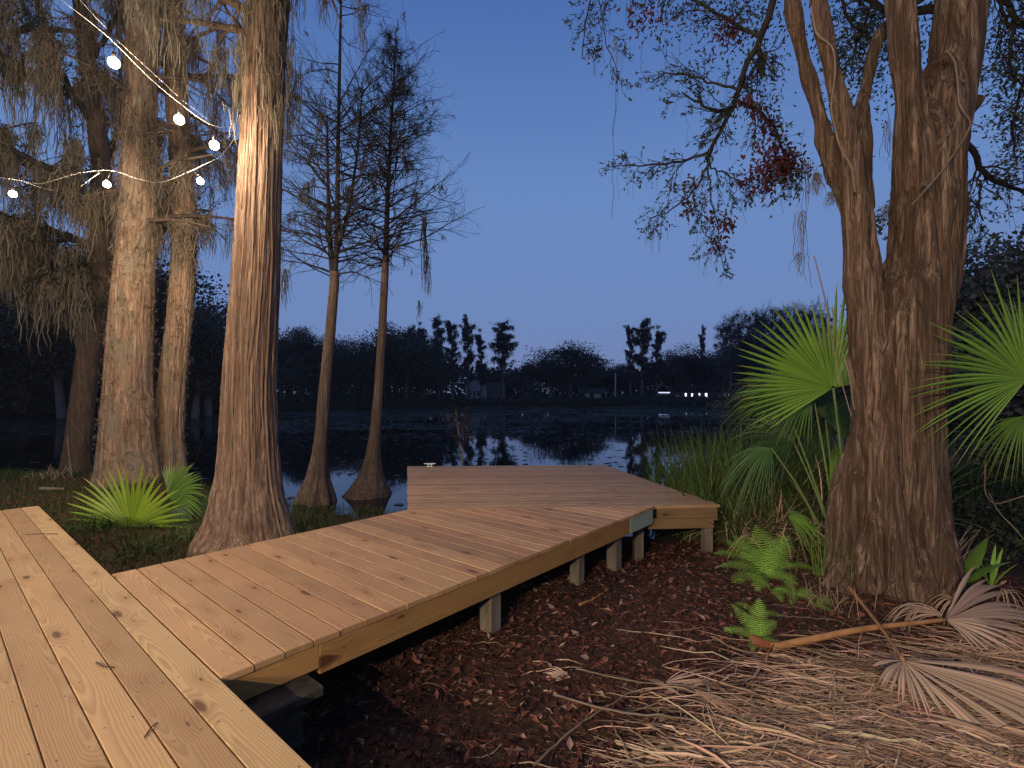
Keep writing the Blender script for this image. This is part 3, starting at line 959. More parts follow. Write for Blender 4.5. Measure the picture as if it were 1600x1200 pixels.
pond_cypress([(800, 576, 92), (776, 578, 70), (762, 579, 56), (742, 581, 36), (715, 583, 24), (680, 586, 17), (600, 592, 13), (520, 597, 12), (440, 601, 11), (400, 603, 10)], 10.2,
             [([(602, 420, 0), (606, 300, 0), (611, 200, 0), (616, 110, 0), (619, 45, 0)], .062, .008)],
             "bare slender pond cypress with a cone-shaped crown standing in the water, nearer the dock platform", 9,
             (0, 150, [3.2, 4.2, 5.0, 6.2, 7.5, 8.6, 9.6], [1.2, 1.75, 1.7, 1.25, .85, .5, .15]), 0,
             [(636, 250, .4, 34), (674, 190, .2, 14), (690, 290, .25, 18), (663, 340, 1.5, 34), (650, 300, .6, 20), (668, 400, 1.0, 24), (625, 360, .5, 18), (655, 470, .6, 12), (600, 260, .3, 18)])

# leaning tree D and limbs coming in from the left, hung with moss
def moss_oak(rows, d, limbs, label, seed, drape, leafn):
    base = at(rows[1][1], rows[1][0], d)
    root = thing("moss_draped_tree", label, "tree", base)
    rs = np.random.default_rng(seed)
    sp, r = prof(rows, d)
    m = MB(); S, R, V = lathe_trunk(m, sp, r, 56, 110, 6, .25, .5, .018, seed, 5)
    m.build("trunk", M_LIMB, root, True)
    m = MB(); Ps, Rs = [], []
    for pts, r0 in limbs:
        p = resample([at(x, y, d + dd) for x, y, dd in pts], 16)
        p[1:-1] += rs.normal(size=(14, 3)) * .03
        Ps.append(p); Rs.append(np.linspace(r0, r0 * .35, 16))
    Ps, Rs = np.array(Ps), np.array(Rs)
    tubes(m, Ps, Rs, 8)
    c1, r1 = spawn(Ps, Rs, 9, .15, 1, 1.1, .8, 7, .01, .2, .5, rmin=.008, r=rs); tubes(m, c1, r1, 5)
    c2, r2 = spawn(c1, r1, 6, .2, 1, .55, .8, 5, .0, .22, .55, rmin=.005, r=rs); tubes(m, c2, r2, 3)
    c3, r3 = spawn(c2, r2, 3, .2, 1, .3, .8, 4, .0, .22, .6, rmin=.0035, r=rs); tubes(m, c3, r3, 3)
    m.build("crown", M_TWIG, root, True)
    m = MB()
    allp = np.concatenate([c1[:, :5], c1[:, 2:7], np.stack([Ps[:, i * 3:i * 3 + 5] for i in range(4)], 1).reshape(-1, 5, 3)])
    p, _ = points_on(allp, drape, .1, 1, rs)
    hang(m, p, rs.uniform(.35, 1.7, drape), 46, .075, .0065, 8, .03, (.5, .48, .44), rs)
    p, _ = points_on(c2, drape * 2, 0, 1, rs)
    hang(m, p, rs.uniform(.15, .6, drape * 2), 14, .04, .006, 6, .02, (.5, .48, .44), rs)
    m.build("moss", M_MOSS, root)
    m = MB()
    p, t = points_on(c3, leafn, .2, 1, rs)
    leaf_cards(m, p, t + rs.normal(size=(leafn, 3)) * .7, rs.uniform(.05, .09, leafn), rs.uniform(.012, .02, leafn), rs.uniform(.3, .7, (leafn, 1)), rs)
    m.build("foliage", M_LEAFD, root)
moss_oak([(790, 112, 50), (745, 117, 42), (700, 121, 34), (620, 130, 31), (550, 139, 31), (480, 150, 33), (420, 157, 34), (340, 160, 30), (250, 158, 25), (120, 140, 20), (-100, 110, 14)], 10.8,
         [([(155, 430, 0), (110, 425, -.4), (75, 440, -.8)], .07), ([(158, 390, 0), (60, 350, -.3), (-40, 330, -.6)], .10), ([(160, 340, 0), (130, 290, -.3), (60, 265, -.6), (-30, 225, -.8)], .09),
          ([(158, 300, 0), (185, 200, .4), (190, 60, .7)], .07), ([(150, 200, 0), (90, 110, -.3), (40, -60, -.6)], .09), ([(158, 370, 0), (230, 330, .5), (330, 330, 1.0)], .06),
          ([(140, 100, 0), (180, 20, .4), (230, -90, .8)], .06), ([(155, 410, 0), (95, 420, .8), (20, 380, 1.4)], .07)],
         "leaning dark tree hung with grey moss, left of the shaggy cypress pair", 31, 125, 4800)
moss_oak([(800, -190, 70), (760, -190, 60), (600, -185, 50), (400, -175, 46), (200, -160, 40), (0, -150, 34), (-150, -140, 26)], 9.0,
         [([(-175, 330, 0), (-60, 220, .3), (40, 240, .6), (125, 292, .8)], .10), ([(-160, 150, 0), (-40, 60, .2), (70, 40, .3), (140, 60, .4)], .10), ([(-150, 50, 0), (-20, -60, .2), (110, -50, .4), (200, -20, .5)], .09),
          ([(-170, 300, 0), (-60, 340, .6), (30, 350, 1.0)], .07), ([(-150, -30, 0), (-30, -120, .8), (120, -110, 1.4)], .08)],
         "mossy tree off the left edge reaching dark moss-hung limbs over the bank", 47, 150, 2500)

# ------------------------------------------------------------------ right-hand tree with forked stems
def oak_right():
    d = 4.5
    base = at(1392, 905, d)
    root = thing("forked_tree", "massive brown tree with forked stems and a furrowed flaring trunk", "tree", base)
    def st(pts): # (y, c, w, dd)
        P = np.array([at(c, y, d + dd) for y, c, w_, dd in pts]); R = np.array([w_ / 2 / F * (d + dd) * (.84 if y < 780 else .90) for y, c, w_, dd in pts])
        return P, R
    stems = [
        st([(960, 1392, 262, 0), (915, 1392, 214, 0), (870, 1388, 182, 0), (800, 1383, 164, 0), (700, 1389, 150, 0), (600, 1400, 150, 0), (500, 1412, 140, 0), (420, 1440, 118, 0), (330, 1446, 116, 0), (250, 1455, 108, 0), (170, 1474, 90, .04), (100, 1492, 80, .08), (0, 1500, 84, .12), (-150, 1508, 76, .16), (-330, 1515, 60, .2)]),
        st([(300, 1436, 84, -.04), (210, 1427, 70, -.05), (150, 1420, 56, -.05), (60, 1410, 54, -.04), (0, 1407, 52, 0), (-150, 1398, 42, .1), (-320, 1385, 34, .2)]),
        st([(760, 1362, 74, -.02), (600, 1362, 72, -.02), (500, 1349, 66, -.02), (420, 1342, 62, 0), (350, 1336, 54, 0), (300, 1329, 44, -.02), (230, 1326, 42, -.04), (150, 1309, 38, -.05), (70, 1292, 35, -.05), (0, 1280, 33, 0), (-150, 1258, 27, .1), (-320, 1240, 22, .2)]),
        st([(340, 1332, 36, .06), (260, 1300, 34, .14), (170, 1278, 31, .2), (100, 1258, 31, .26), (35, 1243, 30, .28), (0, 1238, 28, .3), (-150, 1230, 24, .4), (-300, 1210, 20, .5)]),
        st([(330, 1344, 40, .1), (250, 1346, 32, .16), (180, 1346, 28, .2), (110, 1356, 27, .25), (50, 1374, 26, .3), (10, 1420, 25, .4), (-60, 1500, 22, .5)]),
        st([(930, 1318, 60, -.15), (860, 1336, 58, -.10), (760, 1352, 60, -.06)]),
        st([(950, 1462, 74, -.05), (880, 1448, 66, -.03), (760, 1424, 56, -.05)]),
        st([(955, 1392, 60, -.32), (890, 1394, 62, -.22), (790, 1398, 60, -.16)]),
    ]
    m = MB()
    for P, R in stems:
        p, r = resample(P, 60, R); tubes(m, p, r, 24, True)
    # snag of a broken branch and the lip of the knothole
    p = at(1500, 185, d); q = at(1537, 150, d - .02)
    tubes(m, resample([p, q], 8), np.linspace(.07, .035, 8), 12, True)
    tmp = m.build("tmp", M_OAKB)
    md = tmp.modifiers.new("r", 'REMESH'); md.mode = 'VOXEL'; md.voxel_size = .019
    sm = tmp.modifiers.new("s", 'SMOOTH'); sm.iterations = 9; sm.factor = .5
    dg = bpy.context.evaluated_depsgraph_get()
    me = bpy.data.meshes.new_from_object(tmp.evaluated_get(dg))
    bpy.data.objects.remove(tmp)
    n = len(me.vertices); V = np.zeros(n * 3, np.float32); Nn = np.zeros(n * 3, np.float32)
    me.vertices.foreach_get("co", V); me.vertices.foreach_get("normal", Nn)
    V = V.reshape(-1, 3).astype(float); Nn = Nn.reshape(-1, 3)
    x, y, z = V.T
    low = np.exp(-np.maximum(z - .6, 0) / 2.4)
    fl = 1 - 2.4 * np.exp(-np.abs(vnoise(x * 5.0 + .15 * z, y * 5.0, z * .30)) / .20)
    rg = 1 - 2 * np.abs(vnoise(x * 17 + .5 * vnoise(x * 3, y * 3, z * 2), y * 17, z * 1.5))
    fi = vnoise(x * 45, y * 45, z * 7)
    lump = vnoise(x * 4, y * 4, z * 3)
    big = smooth(1.2, 3.8, z)
    disp = -.016 + .070 * low * (fl - .2) + .028 * rg * (1 - .55 * smooth(4, 5, z)) + .005 * fi + .016 * lump
    # knothole
    ppx, ppy = 800 + F * x / y, HZ - F * (z - CZ) / y
    near_ = np.hypot(ppx - 1458, (ppy - 108)) < 7
    kh = V[near_][np.argmin(y[near_])]
    dk = np.linalg.norm((V - kh) * np.array([1, .6, .75]), axis=1)
    disp += .028 * np.exp(-((dk - .075) / .025) ** 2) - .12 * np.exp(-(dk / .05) ** 4)
    V = V + Nn * disp[:, None] - np.array(root.location)
    me.vertices.foreach_set("co", V.astype(np.float32).ravel())
    me.polygons.foreach_set("use_smooth", np.ones(len(me.polygons), bool))
    me.materials.clear(); me.materials.append(M_OAKB); me.update()
    o = bpy.data.objects.new("trunk", me); COL.objects.link(o); o.parent = root
    # climbing vines
    m = MB()
    for pts, r in (([(1268, 10, -.12), (1275, 55, -.13), (1303, 72, -.14), (1306, 110, -.15), (1298, 170, -.14), (1312, 230, -.18), (1332, 260, -.2), (1336, 300, -.2)], .009),
                   ([(1478, 78, -.2), (1492, 92, -.22), (1497, 130, -.26), (1498, 165, -.27), (1510, 180, -.26), (1520, 190, -.25), (1505, 220, -.28), (1470, 270, -.34), (1425, 320, -.36)], .007),
                   ([(1497, 165, -.3), (1492, 200, -.32), (1460, 228, -.36)], .004), ([(1518, 192, -.26), (1535, 200, -.2)], .004),
                   ([(1300, 480, -.3), (1310, 530, -.32), (1326, 580, -.33), (1335, 640, -.32)], .006), ([(1272, 400, -.25), (1290, 470, -.28), (1305, 560, -.3), (1330, 650, -.32)], .005)):
        tubes(m, resample([at(x, y, d + dd) for x, y, dd in pts], 30), np.full(30, r), 6)
    m.build("vine", M_PALE, root, True)
    # crown
    m = MB(); rs = np.random.default_rng(77)
    L = [([(1235, -60, .3), (1212, -10, .4), (1198, 40, .5), (1186, 70, .5), (1160, 105, .55), (1154, 150, .6), (1150, 168, .6), (1128, 195, .65), (1108, 232, .7), (1105, 250, .7)], .040),
         ([(1150, 166, .6), (1120, 176, .6), (1090, 162, .6), (1066, 145, .6)], .018), ([(1152, 140, .6), (1110, 128, .8), (1050, 112, .9), (1020, 125, 1.0)], .015),
         ([(1106, 238, .7), (1075, 250, .8), (1030, 258, .9), (980, 258, 1.0)], .016), ([(1105, 248, .7), (1112, 262, .7), (1140, 275, .7), (1160, 285, .7)], .012),
         ([(1155, 160, .6), (1185, 172, .5), (1212, 200, .4), (1225, 240, .4), (1230, 275, .4)], .022), ([(1190, 60, .5), (1120, 20, .8), (1050, -20, 1.0), (990, -15, 1.1)], .022),
         ([(1108, 250, .7), (1085, 300, .8), (1040, 335, .9), (1015, 340, 1.0)], .012), ([(1106, 250, .7), (1110, 310, .7), (1125, 350, .75), (1120, 392, .8)], .010),
         ([(1050, -30, 1.0), (960, -40, 1.2), (920, 0, 1.2), (908, 90, 1.25)], .012), ([(990, -30, 1.1), (935, -10, 1.1), (945, 60, 1.1), (965, 110, 1.1)], .009), ([(1185, 75, .5), (1196, 95, .5)], .03),
         ([(1215, -20, .3), (1130, -50, .5), (1020, -60, .8)], .03)]
    R_ = [([(1495, 10, .3), (1440, 15, .5), (1395, 20, .7), (1340, -10, .9)], .05), ([(1530, -60, .3), (1575, 10, .5), (1600, 45, .6), (1640, 60, .7)], .035), ([(1510, 225, .05), (1530, 260, .2), (1550, 285, .3), (1590, 292, .4), (1640, 330, .5)], .028),
          ([(1530, 258, .2), (1532, 300, .25), (1528, 325, .3), (1535, 348, .3)], .014), ([(1585, 20, .5), (1575, 90, .6), (1600, 150, .7)], .018), ([(1560, 0, .5), (1585, 60, .5), (1575, 95, .5)], .018),
          ([(1300, -40, .8), (1330, 40, 1.0), (1360, 60, 1.2)], .02), ([(1380, -30, .9), (1340, 60, 1.2), (1330, 110, 1.3)], .02), ([(1600, 120, .8), (1580, 200, .9), (1590, 260, 1.0)], .015)]
    def poly(lst):
        P, R = [], []
        for pts, r in lst:
            p = resample([at(x, y, d + dd) for x, y, dd in pts], 14); p[1:] += rs.normal(size=(13, 3)) * .008
            P.append(p); R.append(np.linspace(r, r * .45, 14))
        return np.array(P), np.array(R)
    P1, R1 = poly(L); P2, R2 = poly(R_)
    P, R = np.concatenate([P1, P2]), np.concatenate([R1, R2])
    tubes(m, P, R, 8)
    c1, r1 = spawn(P, R, 11, .1, 1, .42, .75, 6, -.05, .2, .45, rmin=.0032, r=rs); tubes(m, c1, r1, 4)
    c2, r2 = spawn(c1, r1, 5, .15, 1, .22, .7, 5, -.06, .2, .6, rmin=.0019, r=rs); tubes(m, c2, r2, 3)
    # long thin hanging twigs
    hx = [(962, 60, 150), (965, 110, 230), (1255, 200, 190), (1262, 290, 150), (1385, 150, 120), (1260, 330, 120), (940, 20, 80), (1005, 60, 70)]
    hp = np.array([resample([at(x, y, d + .6), at(x + rs.uniform(-8, 8), y + l * .5, d + .6), at(x + rs.uniform(-10, 10), y + l, d + .6)], 12) + rs.normal(size=(12, 3)) * .008 for x, y, l in hx])
    tubes(m, hp, np.full((len(hx), 12), .0022), 3)
    # fine pendulous twigs under the limbs
    hp, _ = points_on(c1, 260, .3, 1, rs)
    hh = np.zeros((260, 6, 3)); hh[:, 0] = hp; ll = rs.uniform(.08, .4, 260)
    for q in range(1, 6): hh[:, q] = hh[:, q - 1] + np.stack([rs.normal(size=260) * .012, rs.normal(size=260) * .012, -ll / 5], 1)
    tubes(m, hh, np.full((260, 6), .0016), 3)
    m.build("crown", M_TWIG, root, True)
    m = MB()
    k = 9500
    p, t = points_on(np.concatenate([c2, c2[:, ::1]]), k, .1, 1, rs)
    leaf_cards(m, p, t + rs.normal(size=(k, 3)) * .7 + (0, 0, -.2), rs.uniform(.025, .055, k), rs.uniform(.005, .011, k), rs.uniform(.3, .7, (k, 1)), rs)
    # denser dark leaves behind the stems and to the right
    for cx, cyy, sx, sy, dd, n in ((1350, 60, 45, 45, 1.3, 1500), (1335, 110, 30, 40, 1.3, 700), (1450, 60, 30, 60, 1.2, 500), (1590, 150, 25, 90, .9, 1100), (1560, 120, 20, 80, .9, 450), (1130, 20, 60, 30, .9, 800), (1375, 350, 10, 12, .3, 90), (1160, 60, 25, 50, .6, 250), (1195, 170, 18, 25, .5, 200)):
        q = np.array([at(cx + rs.normal() * sx, cyy + rs.normal() * sy, d + dd + rs.normal() * .25) for _ in range(n)])
        leaf_cards(m, q, rs.normal(size=(n, 3)) + (0, 0, -.3), rs.uniform(.03, .06, n), rs.uniform(.008, .014, n), rs.uniform(.3, .7, (n, 1)), rs)
    m.build("foliage", M_LEAFD, root)
    m = MB()
    for pth, sg, dd, n in (([(1160, 150), (1190, 178), (1215, 210)], 9, .5, 260), ([(1178, 285), (1210, 262), (1240, 252)], 15, .4, 620), ([(1195, 235), (1225, 240), (1238, 270)], 14, .4, 340), ([(1015, -10), (1002, 20), (1005, 40)], 16, 1.0, 230), ([(1130, 55), (1150, 45)], 11, .7, 170), ([(1075, 315), (1082, 325)], 9, .75, 60),
                           ([(1108, 335), (1128, 348), (1140, 352)], 6, .8, 80), ([(1120, 370), (1122, 392)], 6, .8, 80), ([(945, 60), (920, 95)], 6, 1.2, 24), ([(1075, 290), (1085, 280)], 6, .8, 30), ([(1140, 355), (1145, 345)], 5, .8, 30)):
        pth = np.array(pth, float)
        tt = rs.uniform(0, len(pth) - 1, n); i = np.minimum(tt.astype(int), len(pth) - 2); a = (tt - i)[:, None]
        c = pth[i] * (1 - a) + pth[i + 1] * a + rs.normal(size=(n, 2)) * sg
        q = np.array([at(x, y, d + dd + rs.normal() * .08) for x, y in c])
        leaf_cards(m, q, rs.normal(size=(n, 3)) * .6 + (0, 0, -.8), rs.uniform(.035, .07, n), rs.uniform(.009, .017, n), rs.uniform(.25, .8, (n, 1)), rs)
    m.build("leaf_cluster", M_LEAFR, root, label="dark red clusters of dying leaves on the hanging branches")
    for x, y, Lm, s_, dd in ((1252, 330, .55, 26, .5), (1250, 395, .25, 30, .5), (1262, 250, .5, 16, .3), (1275, 270, .25, 60, .1), (1300, 300, .18, 40, .05), (1385, 190, .5, 14, .5), (1385, 320, .25, 40, .25), (1450, 285, .1, 40, -.3), (962, 60, .35, 10, .9), (1290, 520, .2, 14, -.1)):
        m = MB(); hang(m, at(x, y, d + dd)[None], Lm, s_, .02, .0022, 7, .012, (.5, .5, .48), rs)
        m.build("moss", M_MOSS, root)
oak_right()

# ------------------------------------------------------------------ palms
def fan(mb, hub, axis_dir, normal, radius, n=36, spread=2.6, join=.45, droop=.25, cup=.18, seed=0, wscale=1.0, jitter=.05, colv=.5, fold=.5, gap=0.0):
    """a fan leaf: pleated segments from the hub, joined near the hub and free at the tips"""
    rs = np.random.default_rng(seed)
    A = nrm(np.array(axis_dir, float)); Nn = np.array(normal, float); Nn = nrm(Nn - A * (Nn @ A)); B = np.cross(Nn, A)
    k = 9
    t = np.linspace(0.02, 1, k)
    th = np.linspace(-spread, spread, n)
    dth = 2 * spread / (n - 1)
    for i in range(n):
        a = th[i] + rs.normal() * jitter * dth
        L = radius * (1 - .22 * (abs(th[i]) / max(spread, 1e-3)) ** 2) * rs.uniform(.9, 1.06)
        d = A * math.cos(a) + B * math.sin(a)
        s = -A * math.sin(a) + B * math.cos(a)
        bend = rs.uniform(.6, 1.4) * droop
        P = np.array([hub + d * L * q - Nn * (cup * L * q * q) * -1 * (1 if cup else 0) + np.array([0, 0, -1.]) * bend * L * max(0, q - join * .6) ** 2 * 1.6 for q in t])
        half = np.where(t < join, dth / 2 * L * t, dth / 2 * L * join * np.clip((1 - t) / (1 - join), 0, 1) ** .75) * wscale
        if gap: half = half * np.where(t < .15, 1, 1 - gap)
        T = nrm(np.gradient(P, axis=0)); S = nrm(s[None] - T * (T @ s)[:, None]); Np = np.cross(T, S)
        Np = Np * np.sign(Np @ Nn)[:, None]
        ridge = (half * fold)[:, None] * Np
        V = np.stack([P - S * half[:, None], P + ridge, P + S * half[:, None]], 1).reshape(-1, 3)
        b = (np.arange(k - 1) * 3)[:, None]
        q = np.concatenate([b + np.array([0, 1, 4, 3]), b + np.array([1, 2, 5, 4])], 1).reshape(-1, 4)
        c = colv * rs.uniform(.8, 1.2)
        cr = np.stack([np.full(k, c * rs.uniform(.95, 1.1)), np.full(k, c), np.full(k, c)], 1)
        if rs.random() < .5: cr[-1] *= (1.9, .85, 1.3); cr[-2] *= (1.25, .95, 1.05)
        cc = np.repeat(cr, 3, 0)
        mb.add(V, quads=q, col=cc)

def frond(root, hub, base, axis_dir, normal, radius, mat, seed, name="frond", stalk=M_STALK, sr=.011, sag=None, **kw):
    m = MB(); fan(m, hub, axis_dir, normal, radius, seed=seed, **kw)
    f = m.build(name, mat, root, False)
    m = MB()
    mid = (np.array(hub) + np.array(base)) / 2 + (np.array(sag) if sag is not None else np.array([0, 0, .06]))
    tubes(m, resample([base, mid, hub], 14), np.linspace(sr * 1.3, sr * .8, 14), 6, True, col=(.5, .5, .5))
    m.build("stalk", stalk, f, True)
    return f

# bright young palm at left
b = np.array([*at(205, 830, 6.6)[:2], 0]); b[2] = gz(b[0], b[1])
root = thing("young_palm", "bright lime green fan palm seedling lit up beside the thick cypress", "palm", b)
frond(root, at(204, 828, 6.6), b, (.05, -.05, 1), (0, -1, .25), .98, M_PALMY, 1, n=30, spread=1.72, join=.46, wscale=1.25, droop=.10, cup=.05, colv=.42, fold=.5, sr=.009)
b2 = np.array([*at(285, 800, 7.0)[:2], 0]); b2[2] = gz(b2[0], b2[1])
root = thing("young_palm", "darker fan palm tucked between the lime green palm and the thick cypress", "palm", b2)
frond(root, at(262, 775, 7.0), b2, (.75, 0, .55), (.1, -1, .4), .66, M_PALM, 2, n=30, spread=1.25, join=.6, droop=.25, cup=.1, colv=.45)
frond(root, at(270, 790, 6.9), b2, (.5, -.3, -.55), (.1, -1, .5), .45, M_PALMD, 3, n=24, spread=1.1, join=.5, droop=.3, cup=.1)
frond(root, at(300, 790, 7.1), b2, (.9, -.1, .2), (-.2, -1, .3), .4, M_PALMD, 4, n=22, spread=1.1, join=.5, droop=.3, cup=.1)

# big palmetto behind the forked tree
b = np.array([*at(1312, 800, 5.2)[:2], 0]); b[2] = gz(b[0], b[1])
root = thing("fan_palm", "tall fan palm with one huge pleated frond leaning on the forked tree's left side", "palm", b)
frond(root, at(1302, 606, 5.15), b, (-.42, -.05, .9), (-.35, -1, .12), 1.08, M_PALM, 11, n=44, spread=1.75, join=.5, droop=.05, cup=.06, colv=.66, fold=.6, sr=.014, sag=(.05, -.02, .1))
frond(root, at(1270, 612, 5.5), b, (-1, -.05, -.15), (-.2, -.75, .65), .85, M_PALM, 12, n=34, spread=1.0, join=.45, droop=.35, cup=.1, colv=.42)
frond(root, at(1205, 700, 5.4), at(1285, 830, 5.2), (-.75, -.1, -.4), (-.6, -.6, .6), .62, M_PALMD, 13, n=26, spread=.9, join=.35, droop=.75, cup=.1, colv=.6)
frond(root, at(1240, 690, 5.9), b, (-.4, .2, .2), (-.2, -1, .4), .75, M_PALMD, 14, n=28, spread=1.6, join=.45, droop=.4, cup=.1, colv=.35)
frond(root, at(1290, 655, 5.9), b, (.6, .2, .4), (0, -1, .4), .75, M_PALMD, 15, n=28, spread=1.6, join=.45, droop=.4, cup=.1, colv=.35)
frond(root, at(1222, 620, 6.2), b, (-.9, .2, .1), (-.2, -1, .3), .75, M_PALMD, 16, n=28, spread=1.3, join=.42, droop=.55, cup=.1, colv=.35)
frond(root, at(1296, 765, 5.1), b, (.15, -.1, 1), (-.6, -1, 0), .5, M_PALM, 17, n=9, spread=.16, join=.5, droop=.0, cup=.0, colv=.5)
b = np.array([*at(1262, 850, 4.95)[:2], 0]); b[2] = gz(b[0], b[1])
root = thing("young_palm", "low glossy palm leaf drooping just above the ferns", "palm", b)
frond(root, at(1232, 806, 4.95), b, (.5, -.15, -.15), (0, -.5, 1), .34, M_PALM, 18, n=16, spread=1.2, join=.6, droop=.9, cup=.1, colv=.55, sr=.006)

# palm at the right edge
b = np.array([*at(1665, 860, 4.0)[:2], 0]); b[2] = gz(b[0], b[1])
root = thing("fan_palm", "fan palm with spiky green fronds at the right edge, right of the forked tree", "palm", b)
frond(root, at(1606, 592, 3.9), b, (-.50, -.1, .72), (-.25, -1, .12), 1.0, M_PALM, 21, n=44, spread=1.95, join=.36, droop=.12, cup=.05, colv=.6, fold=.6, sr=.014, gap=.12)
frond(root, at(1612, 590, 4.4), b, (-.3, .1, 1), (-.3, -1, .1), .85, M_PALM, 22, n=34, spread=1.3, join=.4, droop=.15, cup=.05, colv=.36)
frond(root, at(1600, 650, 4.2), b, (-.55, -.1, -.75), (-.3, -1, .3), .5, M_PALM, 23, n=22, spread=.8, join=.35, droop=.35, cup=.05, colv=.45)
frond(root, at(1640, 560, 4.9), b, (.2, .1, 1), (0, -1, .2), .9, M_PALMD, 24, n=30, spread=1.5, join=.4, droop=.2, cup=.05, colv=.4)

# ------------------------------------------------------------------ fallen dead palm fronds
def pos(px, py, h=0.0):
    """point on the ground seen at a picture position"""
    d = 3.0
    for _ in range(40):
        p = at(px, py, d); g = gz(p[0], p[1]) + h
        d = (CZ - g) * F / (py - HZ)
    p = at(px, py, d); return p
h1 = pos(1478, 968, .12)
root = thing("fallen_frond", "dead grey palm frond with a long orange stalk lying below the forked tree", "palm frond", pos(1478, 968))
m = MB()
fan(m, h1, (1, .15, -.02), (-.1, -.72, .7), .98, n=17, jitter=.35, spread=.62, join=.55, droop=.22, cup=.0, seed=31, fold=.7)
fan(m, h1 + (0, .0, .0), (.55, -.7, -.05), (.2, -.6, .8), .42, n=15, jitter=.3, spread=.8, join=.5, droop=.25, cup=.0, seed=32, fold=.7, colv=.52)
fan(m, h1 + (0, .02, .02), (-.55, .5, .12), (.2, -.8, .4), .36, n=9, jitter=.5, spread=.5, join=.3, droop=.7, cup=.0, seed=33, fold=.6, colv=.42)
m.build("blade", M_DEAD, root)
m = MB()
e0 = pos(1205, 1012, .03)
tubes(m, resample([e0, (e0 + h1) / 2 + (0, 0, .03), h1], 24), np.linspace(.027, .013, 24), 8, True)
st_ = m.build("stalk", M_DEADST, root, True)
m = MB()
e1 = pos(1182, 1005, .06); e2 = pos(1196, 1045, .01); e3 = pos(1178, 1000, .07)
ribbons(m, np.array([[e0 + (.03, 0, .015), (e0 + e1) / 2 + (.005, 0, .012), e1 + (-.005, .01, .012), e3 + (-.02, .02, .02)], [e0 + (.03, -.01, .01), e0 + (-.01, -.02, .005), (e0 + e2) / 2 + (-.01, 0, .02), e2]]), np.array([[.02, .026, .03, .012], [.02, .028, .026, .012]]), np.array([[.1, .4, 1.], [.9, .4, .5]]), col=(.5, .5, .5), fold=.35)
m.build("boot", M_BOOT, st_, True)

h2 = pos(1412, 1032, .24)
root = thing("fallen_frond", "crumpled dead palm frond with a dark stalk, spread over the straw before the orange stalk", "palm frond", pos(1412, 1032))
m = MB()
fan(m, h2, (.72, -.55, -.22), (-.2, -.75, .65), .80, n=13, jitter=.4, spread=.50, join=.66, droop=.18, cup=.0, seed=35, fold=.9)
fan(m, h2, (-.02, -.75, -.45), (0, -.7, .7), .27, n=9, jitter=.4, spread=.5, join=.62, droop=.35, cup=.0, seed=36, fold=.8, colv=.5)
fan(m, h2, (-.75, -.45, -.2), (0, -.7, .7), .26, n=9, jitter=.4, spread=.5, join=.62, droop=.35, cup=.0, seed=37, fold=.8, colv=.52)
m.build("blade", M_DEAD, root)
m = MB(); e = pos(1325, 915, .05)
tubes(m, resample([e, pos(1380, 985, .17), h2], 20), np.linspace(.015, .009, 20), 7, True)
m.build("stalk", M_DEADST, root, True)
h3 = pos(1392, 925, .02)
root = thing("fallen_frond", "shrivelled curly dead frond piled against the foot of the forked tree", "palm frond", h3)
m = MB()
for q in range(3):
    fan(m, pos(1440 + 60 * q, 950 - 8 * q, .12), (-1 + .5 * q, -.1, .2), (0, -.5, .8), .40, n=10, spread=.5, join=.25, droop=1.3, cup=0, seed=40 + q, fold=.8, jitter=.6, colv=.42)
m.build("blade", M_DEAD, root)
h4 = pos(868, 1050, .02)
root = thing("fallen_frond", "small pale shredded piece of palm leaf lying alone on the brown litter", "palm leaf", h4)
m = MB()
fan(m, pos(892, 1058, .03), (-.9, .35, .05), (0, -.3, 1), .17, n=14, spread=.55, join=.6, droop=.1, cup=0, seed=44, fold=.8, jitter=.4, colv=.62)
fan(m, pos(888, 1050, .04), (-.8, -.35, .0), (0, -.3, 1), .13, n=10, spread=.4, join=.6, droop=.1, cup=0, seed=45, fold=.8, jitter=.4, colv=.55)
m.build("blade", M_DEAD, root)

